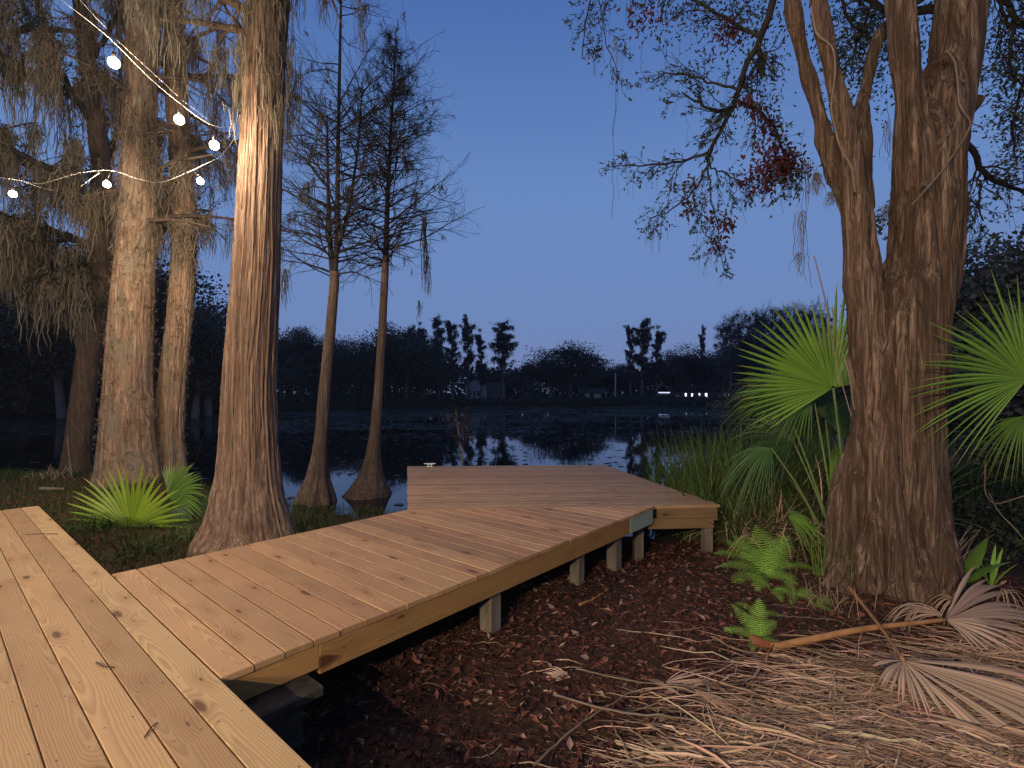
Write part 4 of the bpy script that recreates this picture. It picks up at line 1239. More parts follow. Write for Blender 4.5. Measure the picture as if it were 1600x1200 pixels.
# straw of shredded palm leaves
def straw():
    rs = np.random.default_rng(51)
    n = 5600
    px = rs.uniform(640, 1720, n); py = 940 + 300 * rs.random(n) ** .75
    dens = smooth(1010, 1420, px + (py - 1050) * 1.1 + 150 * vnoise(px * .008, py * .012, 0)) * smooth(985, 1075, py + (px - 1200) * .10)
    keep = rs.random(n) < np.clip(dens, .01, 1)
    px, py = px[keep], py[keep]; n = len(px)
    P0_ = np.array([pos(x, y) for x, y in zip(px, py)])
    k = 8
    fam = rs.random(n)
    az = np.where(fam < .55, rs.normal(-.30, .30, n), np.where(fam < .8, rs.normal(.45, .3, n), rs.uniform(-3.1, 3.1, n)))
    az = np.where((px > 1380) & (rs.random(n) < .5), rs.normal(-.75, .25, n), az)
    L = rs.uniform(.15, .85, n) * np.where(px < 1000, .75, 1)
    P = np.zeros((n, k, 3)); d = np.stack([np.cos(az), np.sin(az)], 1)
    cur = P0_[:, :2] - d * (L / 2)[:, None]
    lift = rs.uniform(.004, .05, n) * smooth(900, 1200, px) + .006
    for q in range(k):
        t = q / (k - 1)
        P[:, q, :2] = cur + d * (L * t)[:, None]
        az2 = rs.normal(0, .05, n)
        d = np.stack([d[:, 0] * np.cos(az2) - d[:, 1] * np.sin(az2), d[:, 0] * np.sin(az2) + d[:, 1] * np.cos(az2)], 1)
        P[:, q, 2] = gz(P[:, q, 0], P[:, q, 1]) + lift + rs.normal(0, .003, n) + .02 * np.sin(np.pi * t) * rs.uniform(-.2, 1, n)
    Wd = (.0016 + .0055 * rs.random(n) ** 2)[:, None] * np.array([.5, .9, 1, 1, .9, .75, .5, .12])
    S = np.stack([-d[:, 1], d[:, 0], rs.normal(0, .7, n)], 1)
    c = rs.uniform(.16, .72, (n, 1)) * np.array([[1, 1, 1]]) * (1 + rs.normal(0, .05, (n, 3)))
    m = MB(); ribbons(m, P, Wd, S, col=c, fold=.5)
    for q in range(26):
        fx, fy = rs.uniform(1030, 1640), rs.uniform(1060, 1200)
        a = rs.uniform(-.9, .9) if rs.random() < .7 else rs.uniform(2, 4)
        fan(m, pos(fx, fy, .05), (math.cos(a), math.sin(a), -.04), (rs.normal() * .3, -.4, .9), rs.uniform(.2, .5), n=int(rs.integers(4, 10)), spread=rs.uniform(.12, .4), join=rs.uniform(.2, .5), droop=.12, cup=0, seed=600 + q, fold=.7, jitter=.7, colv=rs.uniform(.3, .6))
    o = m.build("palm_straw", M_STRAW, kind="stuff"); tag(o, "tan shredded palm straw strewn over the ground in the lower right", "straw")
straw()

# leaf litter
def litter():
    rs = np.random.default_rng(61)
    n = 30000
    x = rs.uniform(-1.2, 4.6, n); y = 1.7 + 5.0 * rs.random(n) ** 1.3
    z = gz(x, y) + rs.uniform(.0, .022, n)
    az = rs.uniform(0, 6.283, n)
    D = np.stack([np.cos(az), np.sin(az), rs.normal(0, .35, n)], 1)
    L = .018 + .062 * rs.random(n) ** 1.6; W_ = L * rs.uniform(.14, .30, n)
    tone = rs.random(n)
    c = np.where(tone[:, None] < .70, np.array([[.36, .32, .33]]) * rs.uniform(.2, 1, (n, 1)), np.where(tone[:, None] < .93, np.array([[.75, .8, .8]]) * rs.uniform(.5, 1.1, (n, 1)), np.array([[1.1, 1.9, 2.1]]) * rs.uniform(.6, 1.0, (n, 1))))
    m = MB()
    D = nrm(D); up = np.array([0, 0, 1.]) + rs.normal(size=(n, 3)) * .45
    S = nrm(np.cross(D, up)); Nn = np.cross(S, D)
    P = np.stack([x, y, z], 1); fo = rs.uniform(-.2, .9, n)[:, None]
    mid = P + D * (L * .45)[:, None]
    V = np.stack([P, mid - S * W_[:, None] + Nn * W_[:, None] * fo, P + D * L[:, None], mid + S * W_[:, None] + Nn * W_[:, None] * fo], 1)
    b = (np.arange(n) * 4)[:, None]
    t = np.concatenate([b + np.array([0, 2, 1]), b + np.array([0, 3, 2])], 1).reshape(-1, 3)
    m.add(V.reshape(-1, 3), tris=t, col=np.repeat(c, 4, 0))
    # bits of thin bark and needles
    n2 = 9000
    x = rs.uniform(-1.2, 4.6, n2); y = 1.7 + 5.0 * rs.random(n2) ** 1.3; az = rs.uniform(0, 6.283, n2); L = rs.uniform(.03, .11, n2)
    P = np.zeros((n2, 3, 3))
    for q in range(3):
        P[:, q, 0] = x + np.cos(az) * L * (q / 2); P[:, q, 1] = y + np.sin(az) * L * (q / 2)
        P[:, q, 2] = gz(P[:, q, 0], P[:, q, 1]) + .012 + rs.normal(0, .006, n2)
    ribbons(m, P, np.full((n2, 3), .0016), rs.normal(size=(n2, 3)), col=rs.uniform(.3, .9, (n2, 1)) * np.array([[1, 1, 1.]]))
    o = m.build("leaf_litter", M_LITTER, kind="stuff"); tag(o, "reddish brown fallen leaves and bark bits covering the ground beside the boardwalk", "leaf litter")
litter()

# loose sticks
for k, (pts, r, lab) in enumerate([
    ([(905, 945), (930, 935), (952, 918)], .011, "short dark stick on the bare soil under the boardwalk's far end"),
    ([(800, 992), (850, 994), (905, 996)], .004, "thin pale twig lying level, left of the ferns on the brown litter"),
    ([(835, 1195), (900, 1135), (998, 1072)], .006, "long thin twig slanting up out of the lower edge toward the straw"),
    ([(955, 1130), (975, 1165), (992, 1198)], .005, "pale bent twig pointing down at the lower edge"),
    ([(865, 1085), (960, 1112), (1090, 1124), (1150, 1148)], .007, "long pale palm rib lying across the litter in front of the straw"),
    ([(900, 1045), (1000, 1068), (1090, 1072)], .005, "slender rib beside the lone pale leaf piece"),
    ([(1225, 1130), (1270, 1165), (1300, 1195)], .010, "stout orange-brown stalk half buried in the straw"),
    ([(1215, 962), (1310, 968), (1340, 985)], .004, "thin pale stem on the soil between the fern and the forked tree")]):
    P_ = np.array([pos(x, y, .012 + (.03 if k > 1 else 0)) for x, y in pts])
    m = MB(); line = resample(P_, 16); line[1:-1] += rng.normal(size=(14, 3)) * .003
    tubes(m, line, np.linspace(r, r * .6, 16), 6, True, col=(.5, .5, .5))
    o = m.build("fallen_stick", M_PALE if k != 0 and k != 6 else M_DEADST, None, True)
    tag(o, lab, "stick")

# ------------------------------------------------------------------ ferns and small plants
def fern(px, py, fronds, label, seed, size=.34, colv=.5):
    b = pos(px, py)
    root = thing("fern", label, "fern", b, "green ferns left of the forked tree")
    rs = np.random.default_rng(seed)
    for az, L, rise, cv in fronds:
        L *= .98; cv *= 1.15
        m = MB(); k = 22
        d = np.array([math.cos(az), math.sin(az), rise]); p = b + (0, 0, .01); pts = [p]
        for q in range(k - 1):
            pts.append(pts[-1] + nrm(d) * L / (k - 1)); d = d + np.array([0, 0, -.075]) + rs.normal(size=3) * .02
        pts = np.array(pts); T = nrm(np.gradient(pts, axis=0)); up = np.array([0, -.35, 1.])
        S = nrm(np.cross(T, up))
        tubes(m, pts, np.linspace(.003, .001, k), 4, col=(.45, .45, .4))
        fi = np.linspace(.12, .99, 19)
        for sgn in (-1, 1):
            pp = np.stack([np.interp(fi * (k - 1), np.arange(k), pts[:, c]) for c in range(3)], 1)
            ii = np.minimum((fi * (k - 1)).astype(int), k - 1)
            ln_ = L * .23 * np.sin(np.pi * np.clip(fi * .92 + .06, 0, 1)) ** .8 * rs.uniform(.85, 1.1, len(fi))
            dd = nrm(S[ii] * sgn + T[ii] * .35 + np.array([0, 0, -.08]))
            PP = np.stack([pp, pp + dd * ln_[:, None] * .5, pp + dd * ln_[:, None]], 1); PP[:, 2, 2] -= .1 * ln_
            w0 = L * .010
            Wd = np.stack([np.full(len(fi), w0), np.full(len(fi), w0 * .85), np.full(len(fi), .0008)], 1)
            c = cv * rs.uniform(.85, 1.15, (len(fi), 1)) * np.ones((1, 3))
            ribbons(m, PP, Wd, T[ii], col=c, fold=.15)
        m.build("frond", M_FERN, root)
    return root
fern(1195, 905, [(2.6, .42, .9, .5), (1.9, .44, 1.6, .55), (3.3, .40, .7, .42), (.9, .40, 1.5, .6), (-1.2, .36, .9, .75), (-2.2, .38, .8, .7), (.1, .34, 1.2, .55), (-.4, .3, .9, .6), (1.4, .5, 2.4, .55), (2.2, .46, 2.0, .5), (.5, .46, 2.2, .6)], "tallest green fern, near the dock's corner post", 71)
fern(1205, 925, [(-1.7, .28, .8, .7), (-.9, .24, .7, .65), (2.2, .26, 1.2, .5)], "small bright fern at the foot of the tallest fern", 72)
fern(1245, 935, [(2.9, .20, 1.2, .6), (.4, .22, .9, .55), (-.8, .20, 1.0, .55), (1.6, .2, 1.2, .5), (-2.3, .2, .7, .5)], "mid-sized fern between the tallest fern and the forked tree", 73)
fern(1182, 1003, [(2.7, .24, .9, .7), (.5, .26, 1.2, .7), (-.6, .22, .7, .6), (1.5, .22, 1.4, .6), (-2.2, .18, .7, .65), (1.0, .3, 2.2, .7), (2.1, .28, 2.0, .65)], "fern closest to the orange frond stalk's lower end", 74)
fern(1165, 880, [(2.8, .34, 1.0, .5), (2.0, .32, 1.5, .5), (1.1, .34, 1.7, .5), (-2.0, .26, .8, .55), (.3, .3, 1.2, .5)], "leafy fern directly in front of the dock's corner post", 77)
fern(1222, 890, [(.8, .4, 1.6, .5), (1.8, .42, 2.0, .5), (-.6, .3, .9, .6), (2.7, .36, 1.3, .55)], "upright fern just right of the tallest fern", 78)
fern(1185, 965, [(2.4, .2, 1.1, .45), (.9, .2, 1.1, .45), (-.2, .18, .9, .4)], "dull small fern behind the fern by the orange stalk", 75)
fern(1275, 950, [(2.2, .18, 1.2, .5), (.2, .2, 1.0, .45), (-1.2, .16, .8, .5)], "small fern nearest the forked tree's foot", 76)

def blades(name, label, cat, px, py, n, h, w_, mat, spread, lean, seed, colv=(.3, .8), d=None, kind=None, k=6):
    rs = np.random.default_rng(seed)
    b = pos(px, py) if d is None else at(px, py, d)
    P = np.zeros((n, k, 3)); P[:, 0] = b + rs.normal(size=(n, 3)) * np.array([spread, spread, 0])
    P[:, 0, 2] = gz(P[:, 0, 0], P[:, 0, 1])
    az = rs.uniform(0, 6.283, n); L = h * rs.uniform(.55, 1.15, n); le = lean * rs.uniform(.3, 1.5, n)
    dd = np.stack([np.cos(az) * le, np.sin(az) * le, np.ones(n)], 1)
    for q in range(1, k):
        dd = nrm(dd); P[:, q] = P[:, q - 1] + dd * (L / (k - 1))[:, None]
        dd = dd + np.stack([np.cos(az) * le, np.sin(az) * le, -le * .6], 1) * .28
    Wd = w_ * rs.uniform(.6, 1.2, n)[:, None] * np.linspace(1, .08, k)[None] ** .6
    S = np.stack([-np.sin(az), np.cos(az), np.zeros(n)], 1) + rs.normal(size=(n, 3)) * .3
    c = rs.uniform(*colv, (n, 1)) * np.ones((1, 3))
    m = MB(); ribbons(m, P, Wd, S, col=c, fold=.25)
    o = m.build(name, mat, kind=kind); tag(o, label, cat)
    return o

# broad-leaved plants right of the forked tree
def broadleaf(px, py, leaves, label, seed, mat=M_PALM):
    b = pos(px, py)
    root = thing("broadleaf_plant", label, "plant", b)
    rs = np.random.default_rng(seed)
    for az, L, w_, rise, cv in leaves:
        d = np.array([math.cos(az), math.sin(az), rise]); k = 10; pts = [b]
        for q in range(k - 1):
            pts.append(pts[-1] + nrm(d) * L / (k - 1)); d = d + np.array([0, 0, -.16])
        t = np.linspace(0, 1, k); Wd = w_ * np.sin(np.pi * np.clip(t * .93 + .05, 0, 1)) ** .8
        m = MB(); ribbons(m, np.array([pts]), Wd[None], np.array([[math.sin(az + .4), -math.cos(az + .4), .2]]), col=(cv,) * 3, fold=.3)
        m.build("leaf", mat, root, True)
broadleaf(1505, 918, [(2.2, .50, .045, 2.5, .5), (1.2, .52, .05, 2.2, .45), (-1.6, .40, .05, 1.8, .75), (.3, .5, .05, 2.0, .4), (-.5, .42, .04, 1.6, .5), (2.9, .4, .04, 1.6, .45)], "broad-leaved plant tight against the right foot of the forked tree", 81)
broadleaf(1548, 918, [(1.9, .34, .017, 3.5, .75), (.6, .38, .016, 3.0, .7), (-.8, .30, .018, 2.2, .8), (2.6, .36, .015, 2.6, .65), (-2.2, .26, .016, 2.4, .7), (.0, .36, .015, 4.0, .75)], "spiky bright green plant beyond the broad-leaved one, right of the trunk", 82, M_FERN)
blades("grass_tuft", "thin upright grass tuft growing at the left foot of the forked tree", "grass tuft", 1300, 900, 90, .42, .004, M_FERN, .10, .22, 83, (.15, .5))
blades("grass_tuft", "sparse yellowing grass tuft between the last fern and the fallen stalk", "grass tuft", 1290, 950, 70, .26, .003, M_STRAW, .12, .5, 84, (.2, .5))
blades("grass_tuft", "mossy green tuft growing against the right flare of the thick cypress", "grass tuft", 440, 838, 160, .24, .004, M_FERN, .06, .5, 85, (.12, .35), d=5.5)
blades("dry_grass_tuft", "tangle of dry curled leaves hanging at the right foot of the forked tree", "grass tuft", 1482, 900, 40, .5, .006, M_DEAD, .04, .35, 86, (.4, .7))

# reeds beside the dock
def reeds():
    rs = np.random.default_rng(91)
    m = MB(); k = 7
    def bunch(n, xs, ys, h, w_, colr, lean, mat_mb):
        P = np.zeros((n, k, 3)); P[:, 0, 0] = rs.uniform(*xs, n); P[:, 0, 1] = rs.uniform(*ys, n); P[:, 0, 2] = np.maximum(gz(P[:, 0, 0], P[:, 0, 1]), -.1)
        # follow the bank: keep outside of the platform
        edge = NR[0] + (FR[0] - NR[0]) * (P[:, 0, 1] - NR[1]) / (FR[1] - NR[1]) + .10
        P[:, 0, 0] = np.where(P[:, 0, 0] < edge, edge + rs.uniform(0, .7, n), P[:, 0, 0])
        az = rs.uniform(0, 6.283, n); L = h * rs.uniform(.5, 1.2, n); le = lean * rs.uniform(.2, 1.6, n)
        dd = np.stack([np.cos(az) * le, np.sin(az) * le, np.ones(n)], 1)
        for q in range(1, k):
            dd = nrm(dd); P[:, q] = P[:, q - 1] + dd * (L / (k - 1))[:, None]
            dd = dd + np.stack([np.cos(az) * le, np.sin(az) * le, -le * .9], 1) * .32 + rs.normal(size=(n, 3)) * .05
        Wd = w_ * rs.uniform(.5, 1.2, n)[:, None] * np.array([.8, 1, 1, .9, .7, .45, .1])
        S = np.stack([-np.sin(az), np.cos(az), np.zeros(n)], 1) + rs.normal(size=(n, 3)) * .3
        ribbons(mat_mb, P, Wd, S, col=rs.uniform(*colr, (n, 1)) * np.array([[1, 1, 1.]]), fold=.3)
    bunch(3600, (2.3, 5.2), (6.0, 8.6), 1.35, .009, (.25, .85), .25, m)
    bunch(500, (2.45, 3.6), (5.7, 6.6), .7, .007, (.2, .7), .35, m)
    bunch(900, (3.2, 8.0), (7.0, 10.0), .9, .010, (.1, .4), .3, m)
    o = m.build("reeds", M_REED, kind="stuff"); tag(o, "dense green reeds growing along the bank beside the dock platform", "reeds")
    m = MB()
    bunch(700, (2.6, 4.8), (5.9, 7.4), 1.05, .008, (.35, .8), .65, m)
    bunch(260, (2.6, 4.2), (5.8, 6.3), .85, .008, (.35, .8), .8, m)
    bunch(160, (2.5, 3.8), (5.6, 6.2), .35, .007, (.3, .7), .9, m)
    o = m.build("dry_reeds", M_STRAW, kind="stuff"); tag(o, "tan dry reed leaves hanging among the green reeds by the dock", "reeds")
reeds()

def right_undergrowth():
    rs = np.random.default_rng(97)
    n = 16000
    x = rs.uniform(3.0, 9.5, n); y = rs.uniform(4.9, 10.0, n)
    ok = (y < shore(x) - .1) & ~((x < 4.0) & (y < 5.5)) ; x, y = x[ok], y[ok]; n = len(x)
    h = np.clip(.35 + .5 * fbm(x * 1.1, y * 1.1, 4), .08, 1.0) * smooth(4.8, 6.2, y + .3 * (x - 4))
    m = MB()
    leaf_cards(m, np.stack([x, y, gz(x, y) + rs.random(n) * h], 1), rs.normal(size=(n, 3)) + (0, 0, .5), rs.uniform(.05, .13, n), rs.uniform(.010, .026, n), rs.uniform(.25, .8, (n, 1)), rs)
    o = m.build("undergrowth", M_LEAFD, kind="stuff"); tag(o, "dark leafy undergrowth on the right bank behind the forked tree and palms", "undergrowth")
right_undergrowth()
for k, (pts, lab) in enumerate((([(1545, 770, 4.6), (1560, 800, 4.6), (1590, 830, 4.5), (1605, 850, 4.4)], "pale curved vine stem hanging under the right palm, lower one"), ([(1540, 720, 4.6), (1538, 770, 4.6), (1552, 790, 4.6), (1600, 775, 4.5)], "pale curved vine stem hanging under the right palm, upper one"))):
    m = MB(); tubes(m, resample([at(*p) for p in pts], 18), np.full(18, .006), 5); tag(m.build("vine_stem", M_PALE, None, True), lab, "vine")

# grass on the left bank and along the shore
def grass():
    rs = np.random.default_rng(95)
    n = 42000; k = 4
    x = rs.uniform(-11, -.9, n); y = rs.uniform(3.2, 11.6, n)
    q = (np.stack([x, y], 1) - P0) @ D1; s_ = (np.stack([x, y], 1) - P0) @ E2
    d = shore(x) - y
    ok = (d > -.5) & ~((q < .1) & (s_ > -.1)) & ~((s_ > S0 - .08) & (q > 0)) & (rs.random(n) < smooth(-.9, .5, fbm(x * 1.3, y * 1.3, 5) + .35))
    x, y = x[ok], y[ok]; n = len(x)
    P = np.zeros((n, k, 3)); P[:, 0] = np.stack([x, y, gz(x, y) - .005], 1)
    az = rs.uniform(0, 6.283, n); le = rs.uniform(.2, 1.1, n); L = rs.uniform(.06, .24, n)
    dd = np.stack([np.cos(az) * le, np.sin(az) * le, np.ones(n)], 1)
    for j in range(1, k):
        dd = nrm(dd); P[:, j] = P[:, j - 1] + dd * (L / (k - 1))[:, None]; dd = dd + np.stack([np.cos(az) * le, np.sin(az) * le, -le], 1) * .4
    ribbons(m_ := MB(), P, rs.uniform(.002, .005, n)[:, None] * np.array([1, .9, .6, .1]), np.stack([-np.sin(az), np.cos(az), np.zeros(n)], 1), col=rs.uniform(.2, .9, (n, 1)) * np.array([[1.1, 1, .9]]), fold=.2)
    o = m_.build("grass", M_GRASS, kind="stuff"); tag(o, "short dark grass on the left bank between deck and lake", "grass")
    # dead leaves in that grass
    n = 9000
    x = rs.uniform(-9, -1.0, n); y = rs.uniform(3.2, 10.5, n); dsh = shore(x) - y
    q = (np.stack([x, y], 1) - P0) @ D1; s_ = (np.stack([x, y], 1) - P0) @ E2
    ok = (dsh > .2) & ~((q < .02) & (s_ > 0)) ; x, y = x[ok], y[ok]; n = len(x)
    az = rs.uniform(0, 6.283, n)
    m = MB(); leaf_cards(m, np.stack([x, y, gz(x, y) + .012], 1), np.stack([np.cos(az), np.sin(az), rs.normal(0, .3, n)], 1), rs.uniform(.03, .07, n), rs.uniform(.007, .014, n), rs.uniform(.3, .9, (n, 1)), rs)
    o = m.build("leaf_litter", M_LITTER, kind="stuff"); tag(o, "brown fallen leaves lying in the grass of the left bank", "leaf litter")
grass()
# low weeds round the young palms
for k, (px, py, d_, lab) in enumerate([(240, 858, 5.6, "low dark weed in the corner between deck and boardwalk"), (330, 835, 6.2, "leafy low weed between the lime palm and the thick cypress"), (150, 850, 6.4, "low dark weed left of the lime palm beside the deck end"), (75, 765, 9.4, "brown dry tuft on the bank beyond the deck's far end")]):
    blades("weed", lab, "weed", px, py, 90, .26, .009, M_GRASS if k < 3 else M_DEAD, .16, .7, 100 + k, (.3, 1.0) if k < 3 else (.15, .4), d=d_)
# bits fallen on the deck boards
for pts, lab in (([(226, 1152), (236, 1136), (246, 1129)], "tiny curved twig lying on the broad pale deck, near the lower edge"), ([(40, 835), (62, 834), (90, 834)], "thin straight twig lying across boards near the broad deck's far end"), ([(150, 1035), (163, 1042), (178, 1043)], "short curled pine needle on the middle of the broad pale deck")):
    d_ = [(CZ - DECK - .006) * F / (y - HZ) for x, y in pts]
    m = MB(); tubes(m, resample([at(x, y, q) for (x, y), q in zip(pts, d_)], 10), np.full(10, .0028), 5); tag(m.build("twig", M_LIMB, None, True), lab, "twig")
# driftwood stick on the left bank
P_ = np.array([at(62, 790, 8.4), at(80, 785, 8.4), at(100, 772, 8.4)]); P_[:, 2] = gz(P_[:, 0], P_[:, 1]) + .06
m = MB(); tubes(m, resample(P_, 10), np.linspace(.03, .02, 10), 7, True, col=(.5, .5, .5)); tag(m.build("fallen_stick", M_PALE, None, True), "pale broken branch piece on the left bank past the deck end", "stick")
m = MB(); tubes(m, resample([at(120, 770, 9.9), at(112, 740, 10.0), at(108, 715, 10), at(105, 680, 10)], 12), np.linspace(.02, .008, 12), 6, True); tag(m.build("bare_sapling", M_PALE, None, True), "thin pale sapling stem leaning by the foot of the leaning dark tree", "sapling")

# dead sapling standing in the water left of the platform's far edge
b = at(722, 745, 12.2); b[2] = -.1
root = thing("dead_sapling", "pale dead sapling with a mop of fine twigs standing in the lake behind the dock", "sapling", b)
m = MB(); tr = resample([b, at(723, 725, 12.2), at(721, 700, 12.2), at(716, 672, 12.2), at(712, 640, 12.2)], 16)
tubes(m, tr, np.linspace(.035, .012, 16), 7); m.build("trunk", M_PALE, root, True)
m = MB(); rs = np.random.default_rng(120)
c1, r1 = spawn(tr[None], np.linspace(.03, .012, 16)[None], 26, .45, 1, .55, 1.1, 6, .0, .15, .5, rmin=.006, r=rs); tubes(m, c1, r1, 4)
c2, r2 = spawn(c1, r1, 5, .2, 1, .3, .7, 4, .0, .2, .6, rmin=.004, r=rs); tubes(m, c2, r2, 3)
m.build("crown", M_PALE if False else M_LIMB, root, True)

# ------------------------------------------------------------------ lily pads
def pads():
    rs = np.random.default_rng(130)
    n = 80000
    y = 8 + 72 * rs.random(n) ** .9
    x = (rs.uniform(-60, 1350, n) - 800) / F * y
    cover = smooth(15, 34, y + 6 * fbm(x * .12, y * .12, 4)) * .8 + .06
    patch = smooth(-.05, .35, fbm(x * .22, y * .30, 9, 4) + .45 * smooth(16, 34, y) - .12)
    inlake = (y > shore(x) + .6) & (y < fshore(x) + 1)
    plat = (x > -2) & (x < 2.6) & (y < 9.2)
    ok = inlake & ~plat & (rs.random(n) < cover * patch + .012 + .09 * smooth(9, 13, y) * smooth(-.25, .3, fbm(x * .5, y * .35, 2)))
    x, y = x[ok], y[ok]; n = len(x)
    r = rs.uniform(.035, .10, n) * np.where(y > 25, 1.5, 1) * np.where(y > 45, 1.7, 1)
    a = np.linspace(.25, 2 * np.pi - .05, 9)
    rot = rs.uniform(0, 6.283, n)
    X = x[:, None] + r[:, None] * np.cos(a[None] + rot[:, None]); Y = y[:, None] + r[:, None] * np.sin(a[None] + rot[:, None])
    Z = .006 + rs.uniform(0, .006, n)[:, None] + rs.uniform(-.2, .35, (n, 1)) * 0 + .05 * r[:, None] * rs.random((n, 9))
    V = np.concatenate([np.stack([X, Y, Z], -1), np.stack([x, y, np.full(n, .006)], -1)[:, None]], 1)
    b = (np.arange(n) * 10)[:, None, None]
    i = np.arange(8)
    t = np.stack([np.full(8, 9), i, i + 1], 1)[None] + b
    m = MB(); m.add(V.reshape(-1, 3), tris=t.reshape(-1, 3), col=np.repeat(rs.uniform(.25, .8, (n, 1)) * np.ones((1, 3)), 10, 0))
    o = m.build("lily_pads", M_PAD, kind="stuff"); tag(o, "dark lily pads floating in drifts over the lake", "lily pads")
pads()

# ------------------------------------------------------------------ far shore
def leafy_tree(seed, H=10.0, W_=4.0, leaves=11000, name="shore_tree", label="", low=.15, loc=(0, 0, 0)):
    rs = np.random.default_rng(seed)
    root = thing(name, label, "tree", loc, "leafy trees on the far shore")
    o = np.array(loc, float)
    m = MB()
    tr = resample([o, o + (rs.normal() * .3, 0, H * .3), o + (rs.normal() * .6, 0, H * .62)], 10)
    tubes(m, tr, np.linspace(.028 * H, .012 * H, 10), 7)
    c1, r1 = spawn(tr[None], np.linspace(.028 * H, .012 * H, 10)[None], 14, .25, 1, H * .42, .8, 6, .06, .15, .5, rmin=.03, r=rs); tubes(m, c1, r1, 4)
    c2, r2 = spawn(c1, r1, 4, .3, 1, H * .17, .8, 4, .05, .2, .6, rmin=.02, r=rs); tubes(m, c2, r2, 3)
    m.build("trunk", M_FARB, root, True)
    m = MB()
    cen, _ = points_on(np.concatenate([c2, c1[:, 2:6], c1[:, :4]]), 80, .3, 1, rs)
    ci = rs.integers(0, len(cen), leaves)
    sz = rs.uniform(.035, .08, len(cen)) * H
    p = cen[ci] + np.clip(rs.normal(size=(leaves, 3)), -1.7, 1.7) * sz[ci][:, None] * np.array([W_ / 4, W_ / 4, .75])
    p[:, 2] = np.maximum(p[:, 2], o[2] + H * .03)
    leaf_cards(m, p, rs.normal(size=(leaves, 3)), rs.uniform(.012, .026, leaves) * H, rs.uniform(.005, .011, leaves) * H, (rs.uniform(.3, .8, (len(cen), 1))[ci] * rs.uniform(.7, 1.3, (leaves, 1))) * np.ones((1, 3)), rs)
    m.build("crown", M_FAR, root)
    return root

def spire_tree(seed, H=12.0, label="", loc=(0, 0, 0), wid=.11, bare=False, group="moss-hung cypresses on the far shore"):
    rs = np.random.default_rng(seed)
    root = thing("shore_cypress", label, "tree", loc, group)
    o = np.array(loc, float)
    m = MB()
    tr = resample([o, o + (rs.normal() * .15, 0, H * .5), o + (rs.normal() * .3, 0, H)], 14); rr = np.linspace(.02 * H, .004 * H, 14)
    tubes(m, tr, rr, 7); m.build("trunk", M_FARB, root, True)
    m = MB()
    c1, r1 = spawn(tr[None], rr[None], 70 if bare else 60, .3 if not bare else .25, 1, H * wid * 1.3, 1.15, 6, .10, .15, .45, rmin=.02, lenfall=.35, r=rs); tubes(m, c1, r1, 4)
    c2, r2 = spawn(c1, r1, 7, .2, 1, H * wid * .5, .8, 4, .06, .2, .6, rmin=.014 if not bare else .012, r=rs); tubes(m, c2, r2, 3)
    if bare:
        c3, r3 = spawn(c2, r2, 3, .2, 1, H * wid * .25, .7, 3, .04, .2, .6, rmin=.011, r=rs); tubes(m, c3, r3, 3)
    n = 260 if not bare else 60
    p, _ = points_on(np.concatenate([c1[:, 1:]]), n, 0, 1, rs)
    hang(m, p, rs.uniform(.02, .09, n) * H, 14, .012 * H, .0028 * H, 5, .006 * H, (.2, .2, .2), rs)
    m.build("crown", M_FARB, root)
    return root

def shore_at(px, d): 
    p = at(px, HZ, d); p[2] = max(float(gz(p[0], p[1])), 0) - .05
    return p
def place(proto_, px, top, d, protoH, label, group, rz=None, sx=1.0):
    p = shore_at(px, d); H = CZ + (HZ - top) / F * d - p[2]
    s = H / protoH
    return dup(proto_, p, rng.uniform(0, 6.28) if rz is None else rz, (s * sx, s * sx, s), label, group)

def drop(root):
    for ch in list(root.children_recursive): bpy.data.objects.remove(ch)
    bpy.data.objects.remove(root)
LEAFY = [leafy_tree(200 + i, 10, 4 + (i % 3)) for i in range(5)]
SPIRE = [spire_tree(220 + i, 12) for i in range(4)]
BARE = [spire_tree(240 + i, 12, wid=.16, bare=True) for i in range(3)]
TALL = [10.6, 10.6, 10.6, 10.6, 10.6]
def realH(root):
    bpy.context.view_layer.update()
    return max((np.array([v.co.z for v in c.data.vertices]).max() for c in root.children))
LH = [realH(r) for r in LEAFY]; SH = [realH(r) for r in SPIRE]; BH = [realH(r) for r in BARE]

GL = "dark leafy woods trees across the lake"
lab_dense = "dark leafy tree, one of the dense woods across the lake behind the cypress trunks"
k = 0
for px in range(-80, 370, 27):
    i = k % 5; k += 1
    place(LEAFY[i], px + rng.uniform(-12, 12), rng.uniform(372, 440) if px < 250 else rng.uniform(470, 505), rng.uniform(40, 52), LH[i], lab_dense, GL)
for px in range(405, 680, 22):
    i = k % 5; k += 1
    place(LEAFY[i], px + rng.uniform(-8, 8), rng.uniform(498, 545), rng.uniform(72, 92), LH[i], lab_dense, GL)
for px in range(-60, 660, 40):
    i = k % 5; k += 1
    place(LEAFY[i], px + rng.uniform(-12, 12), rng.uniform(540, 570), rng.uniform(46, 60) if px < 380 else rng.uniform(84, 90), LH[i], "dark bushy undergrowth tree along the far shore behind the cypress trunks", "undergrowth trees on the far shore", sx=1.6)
GR = "leafy trees around the houses across the lake"
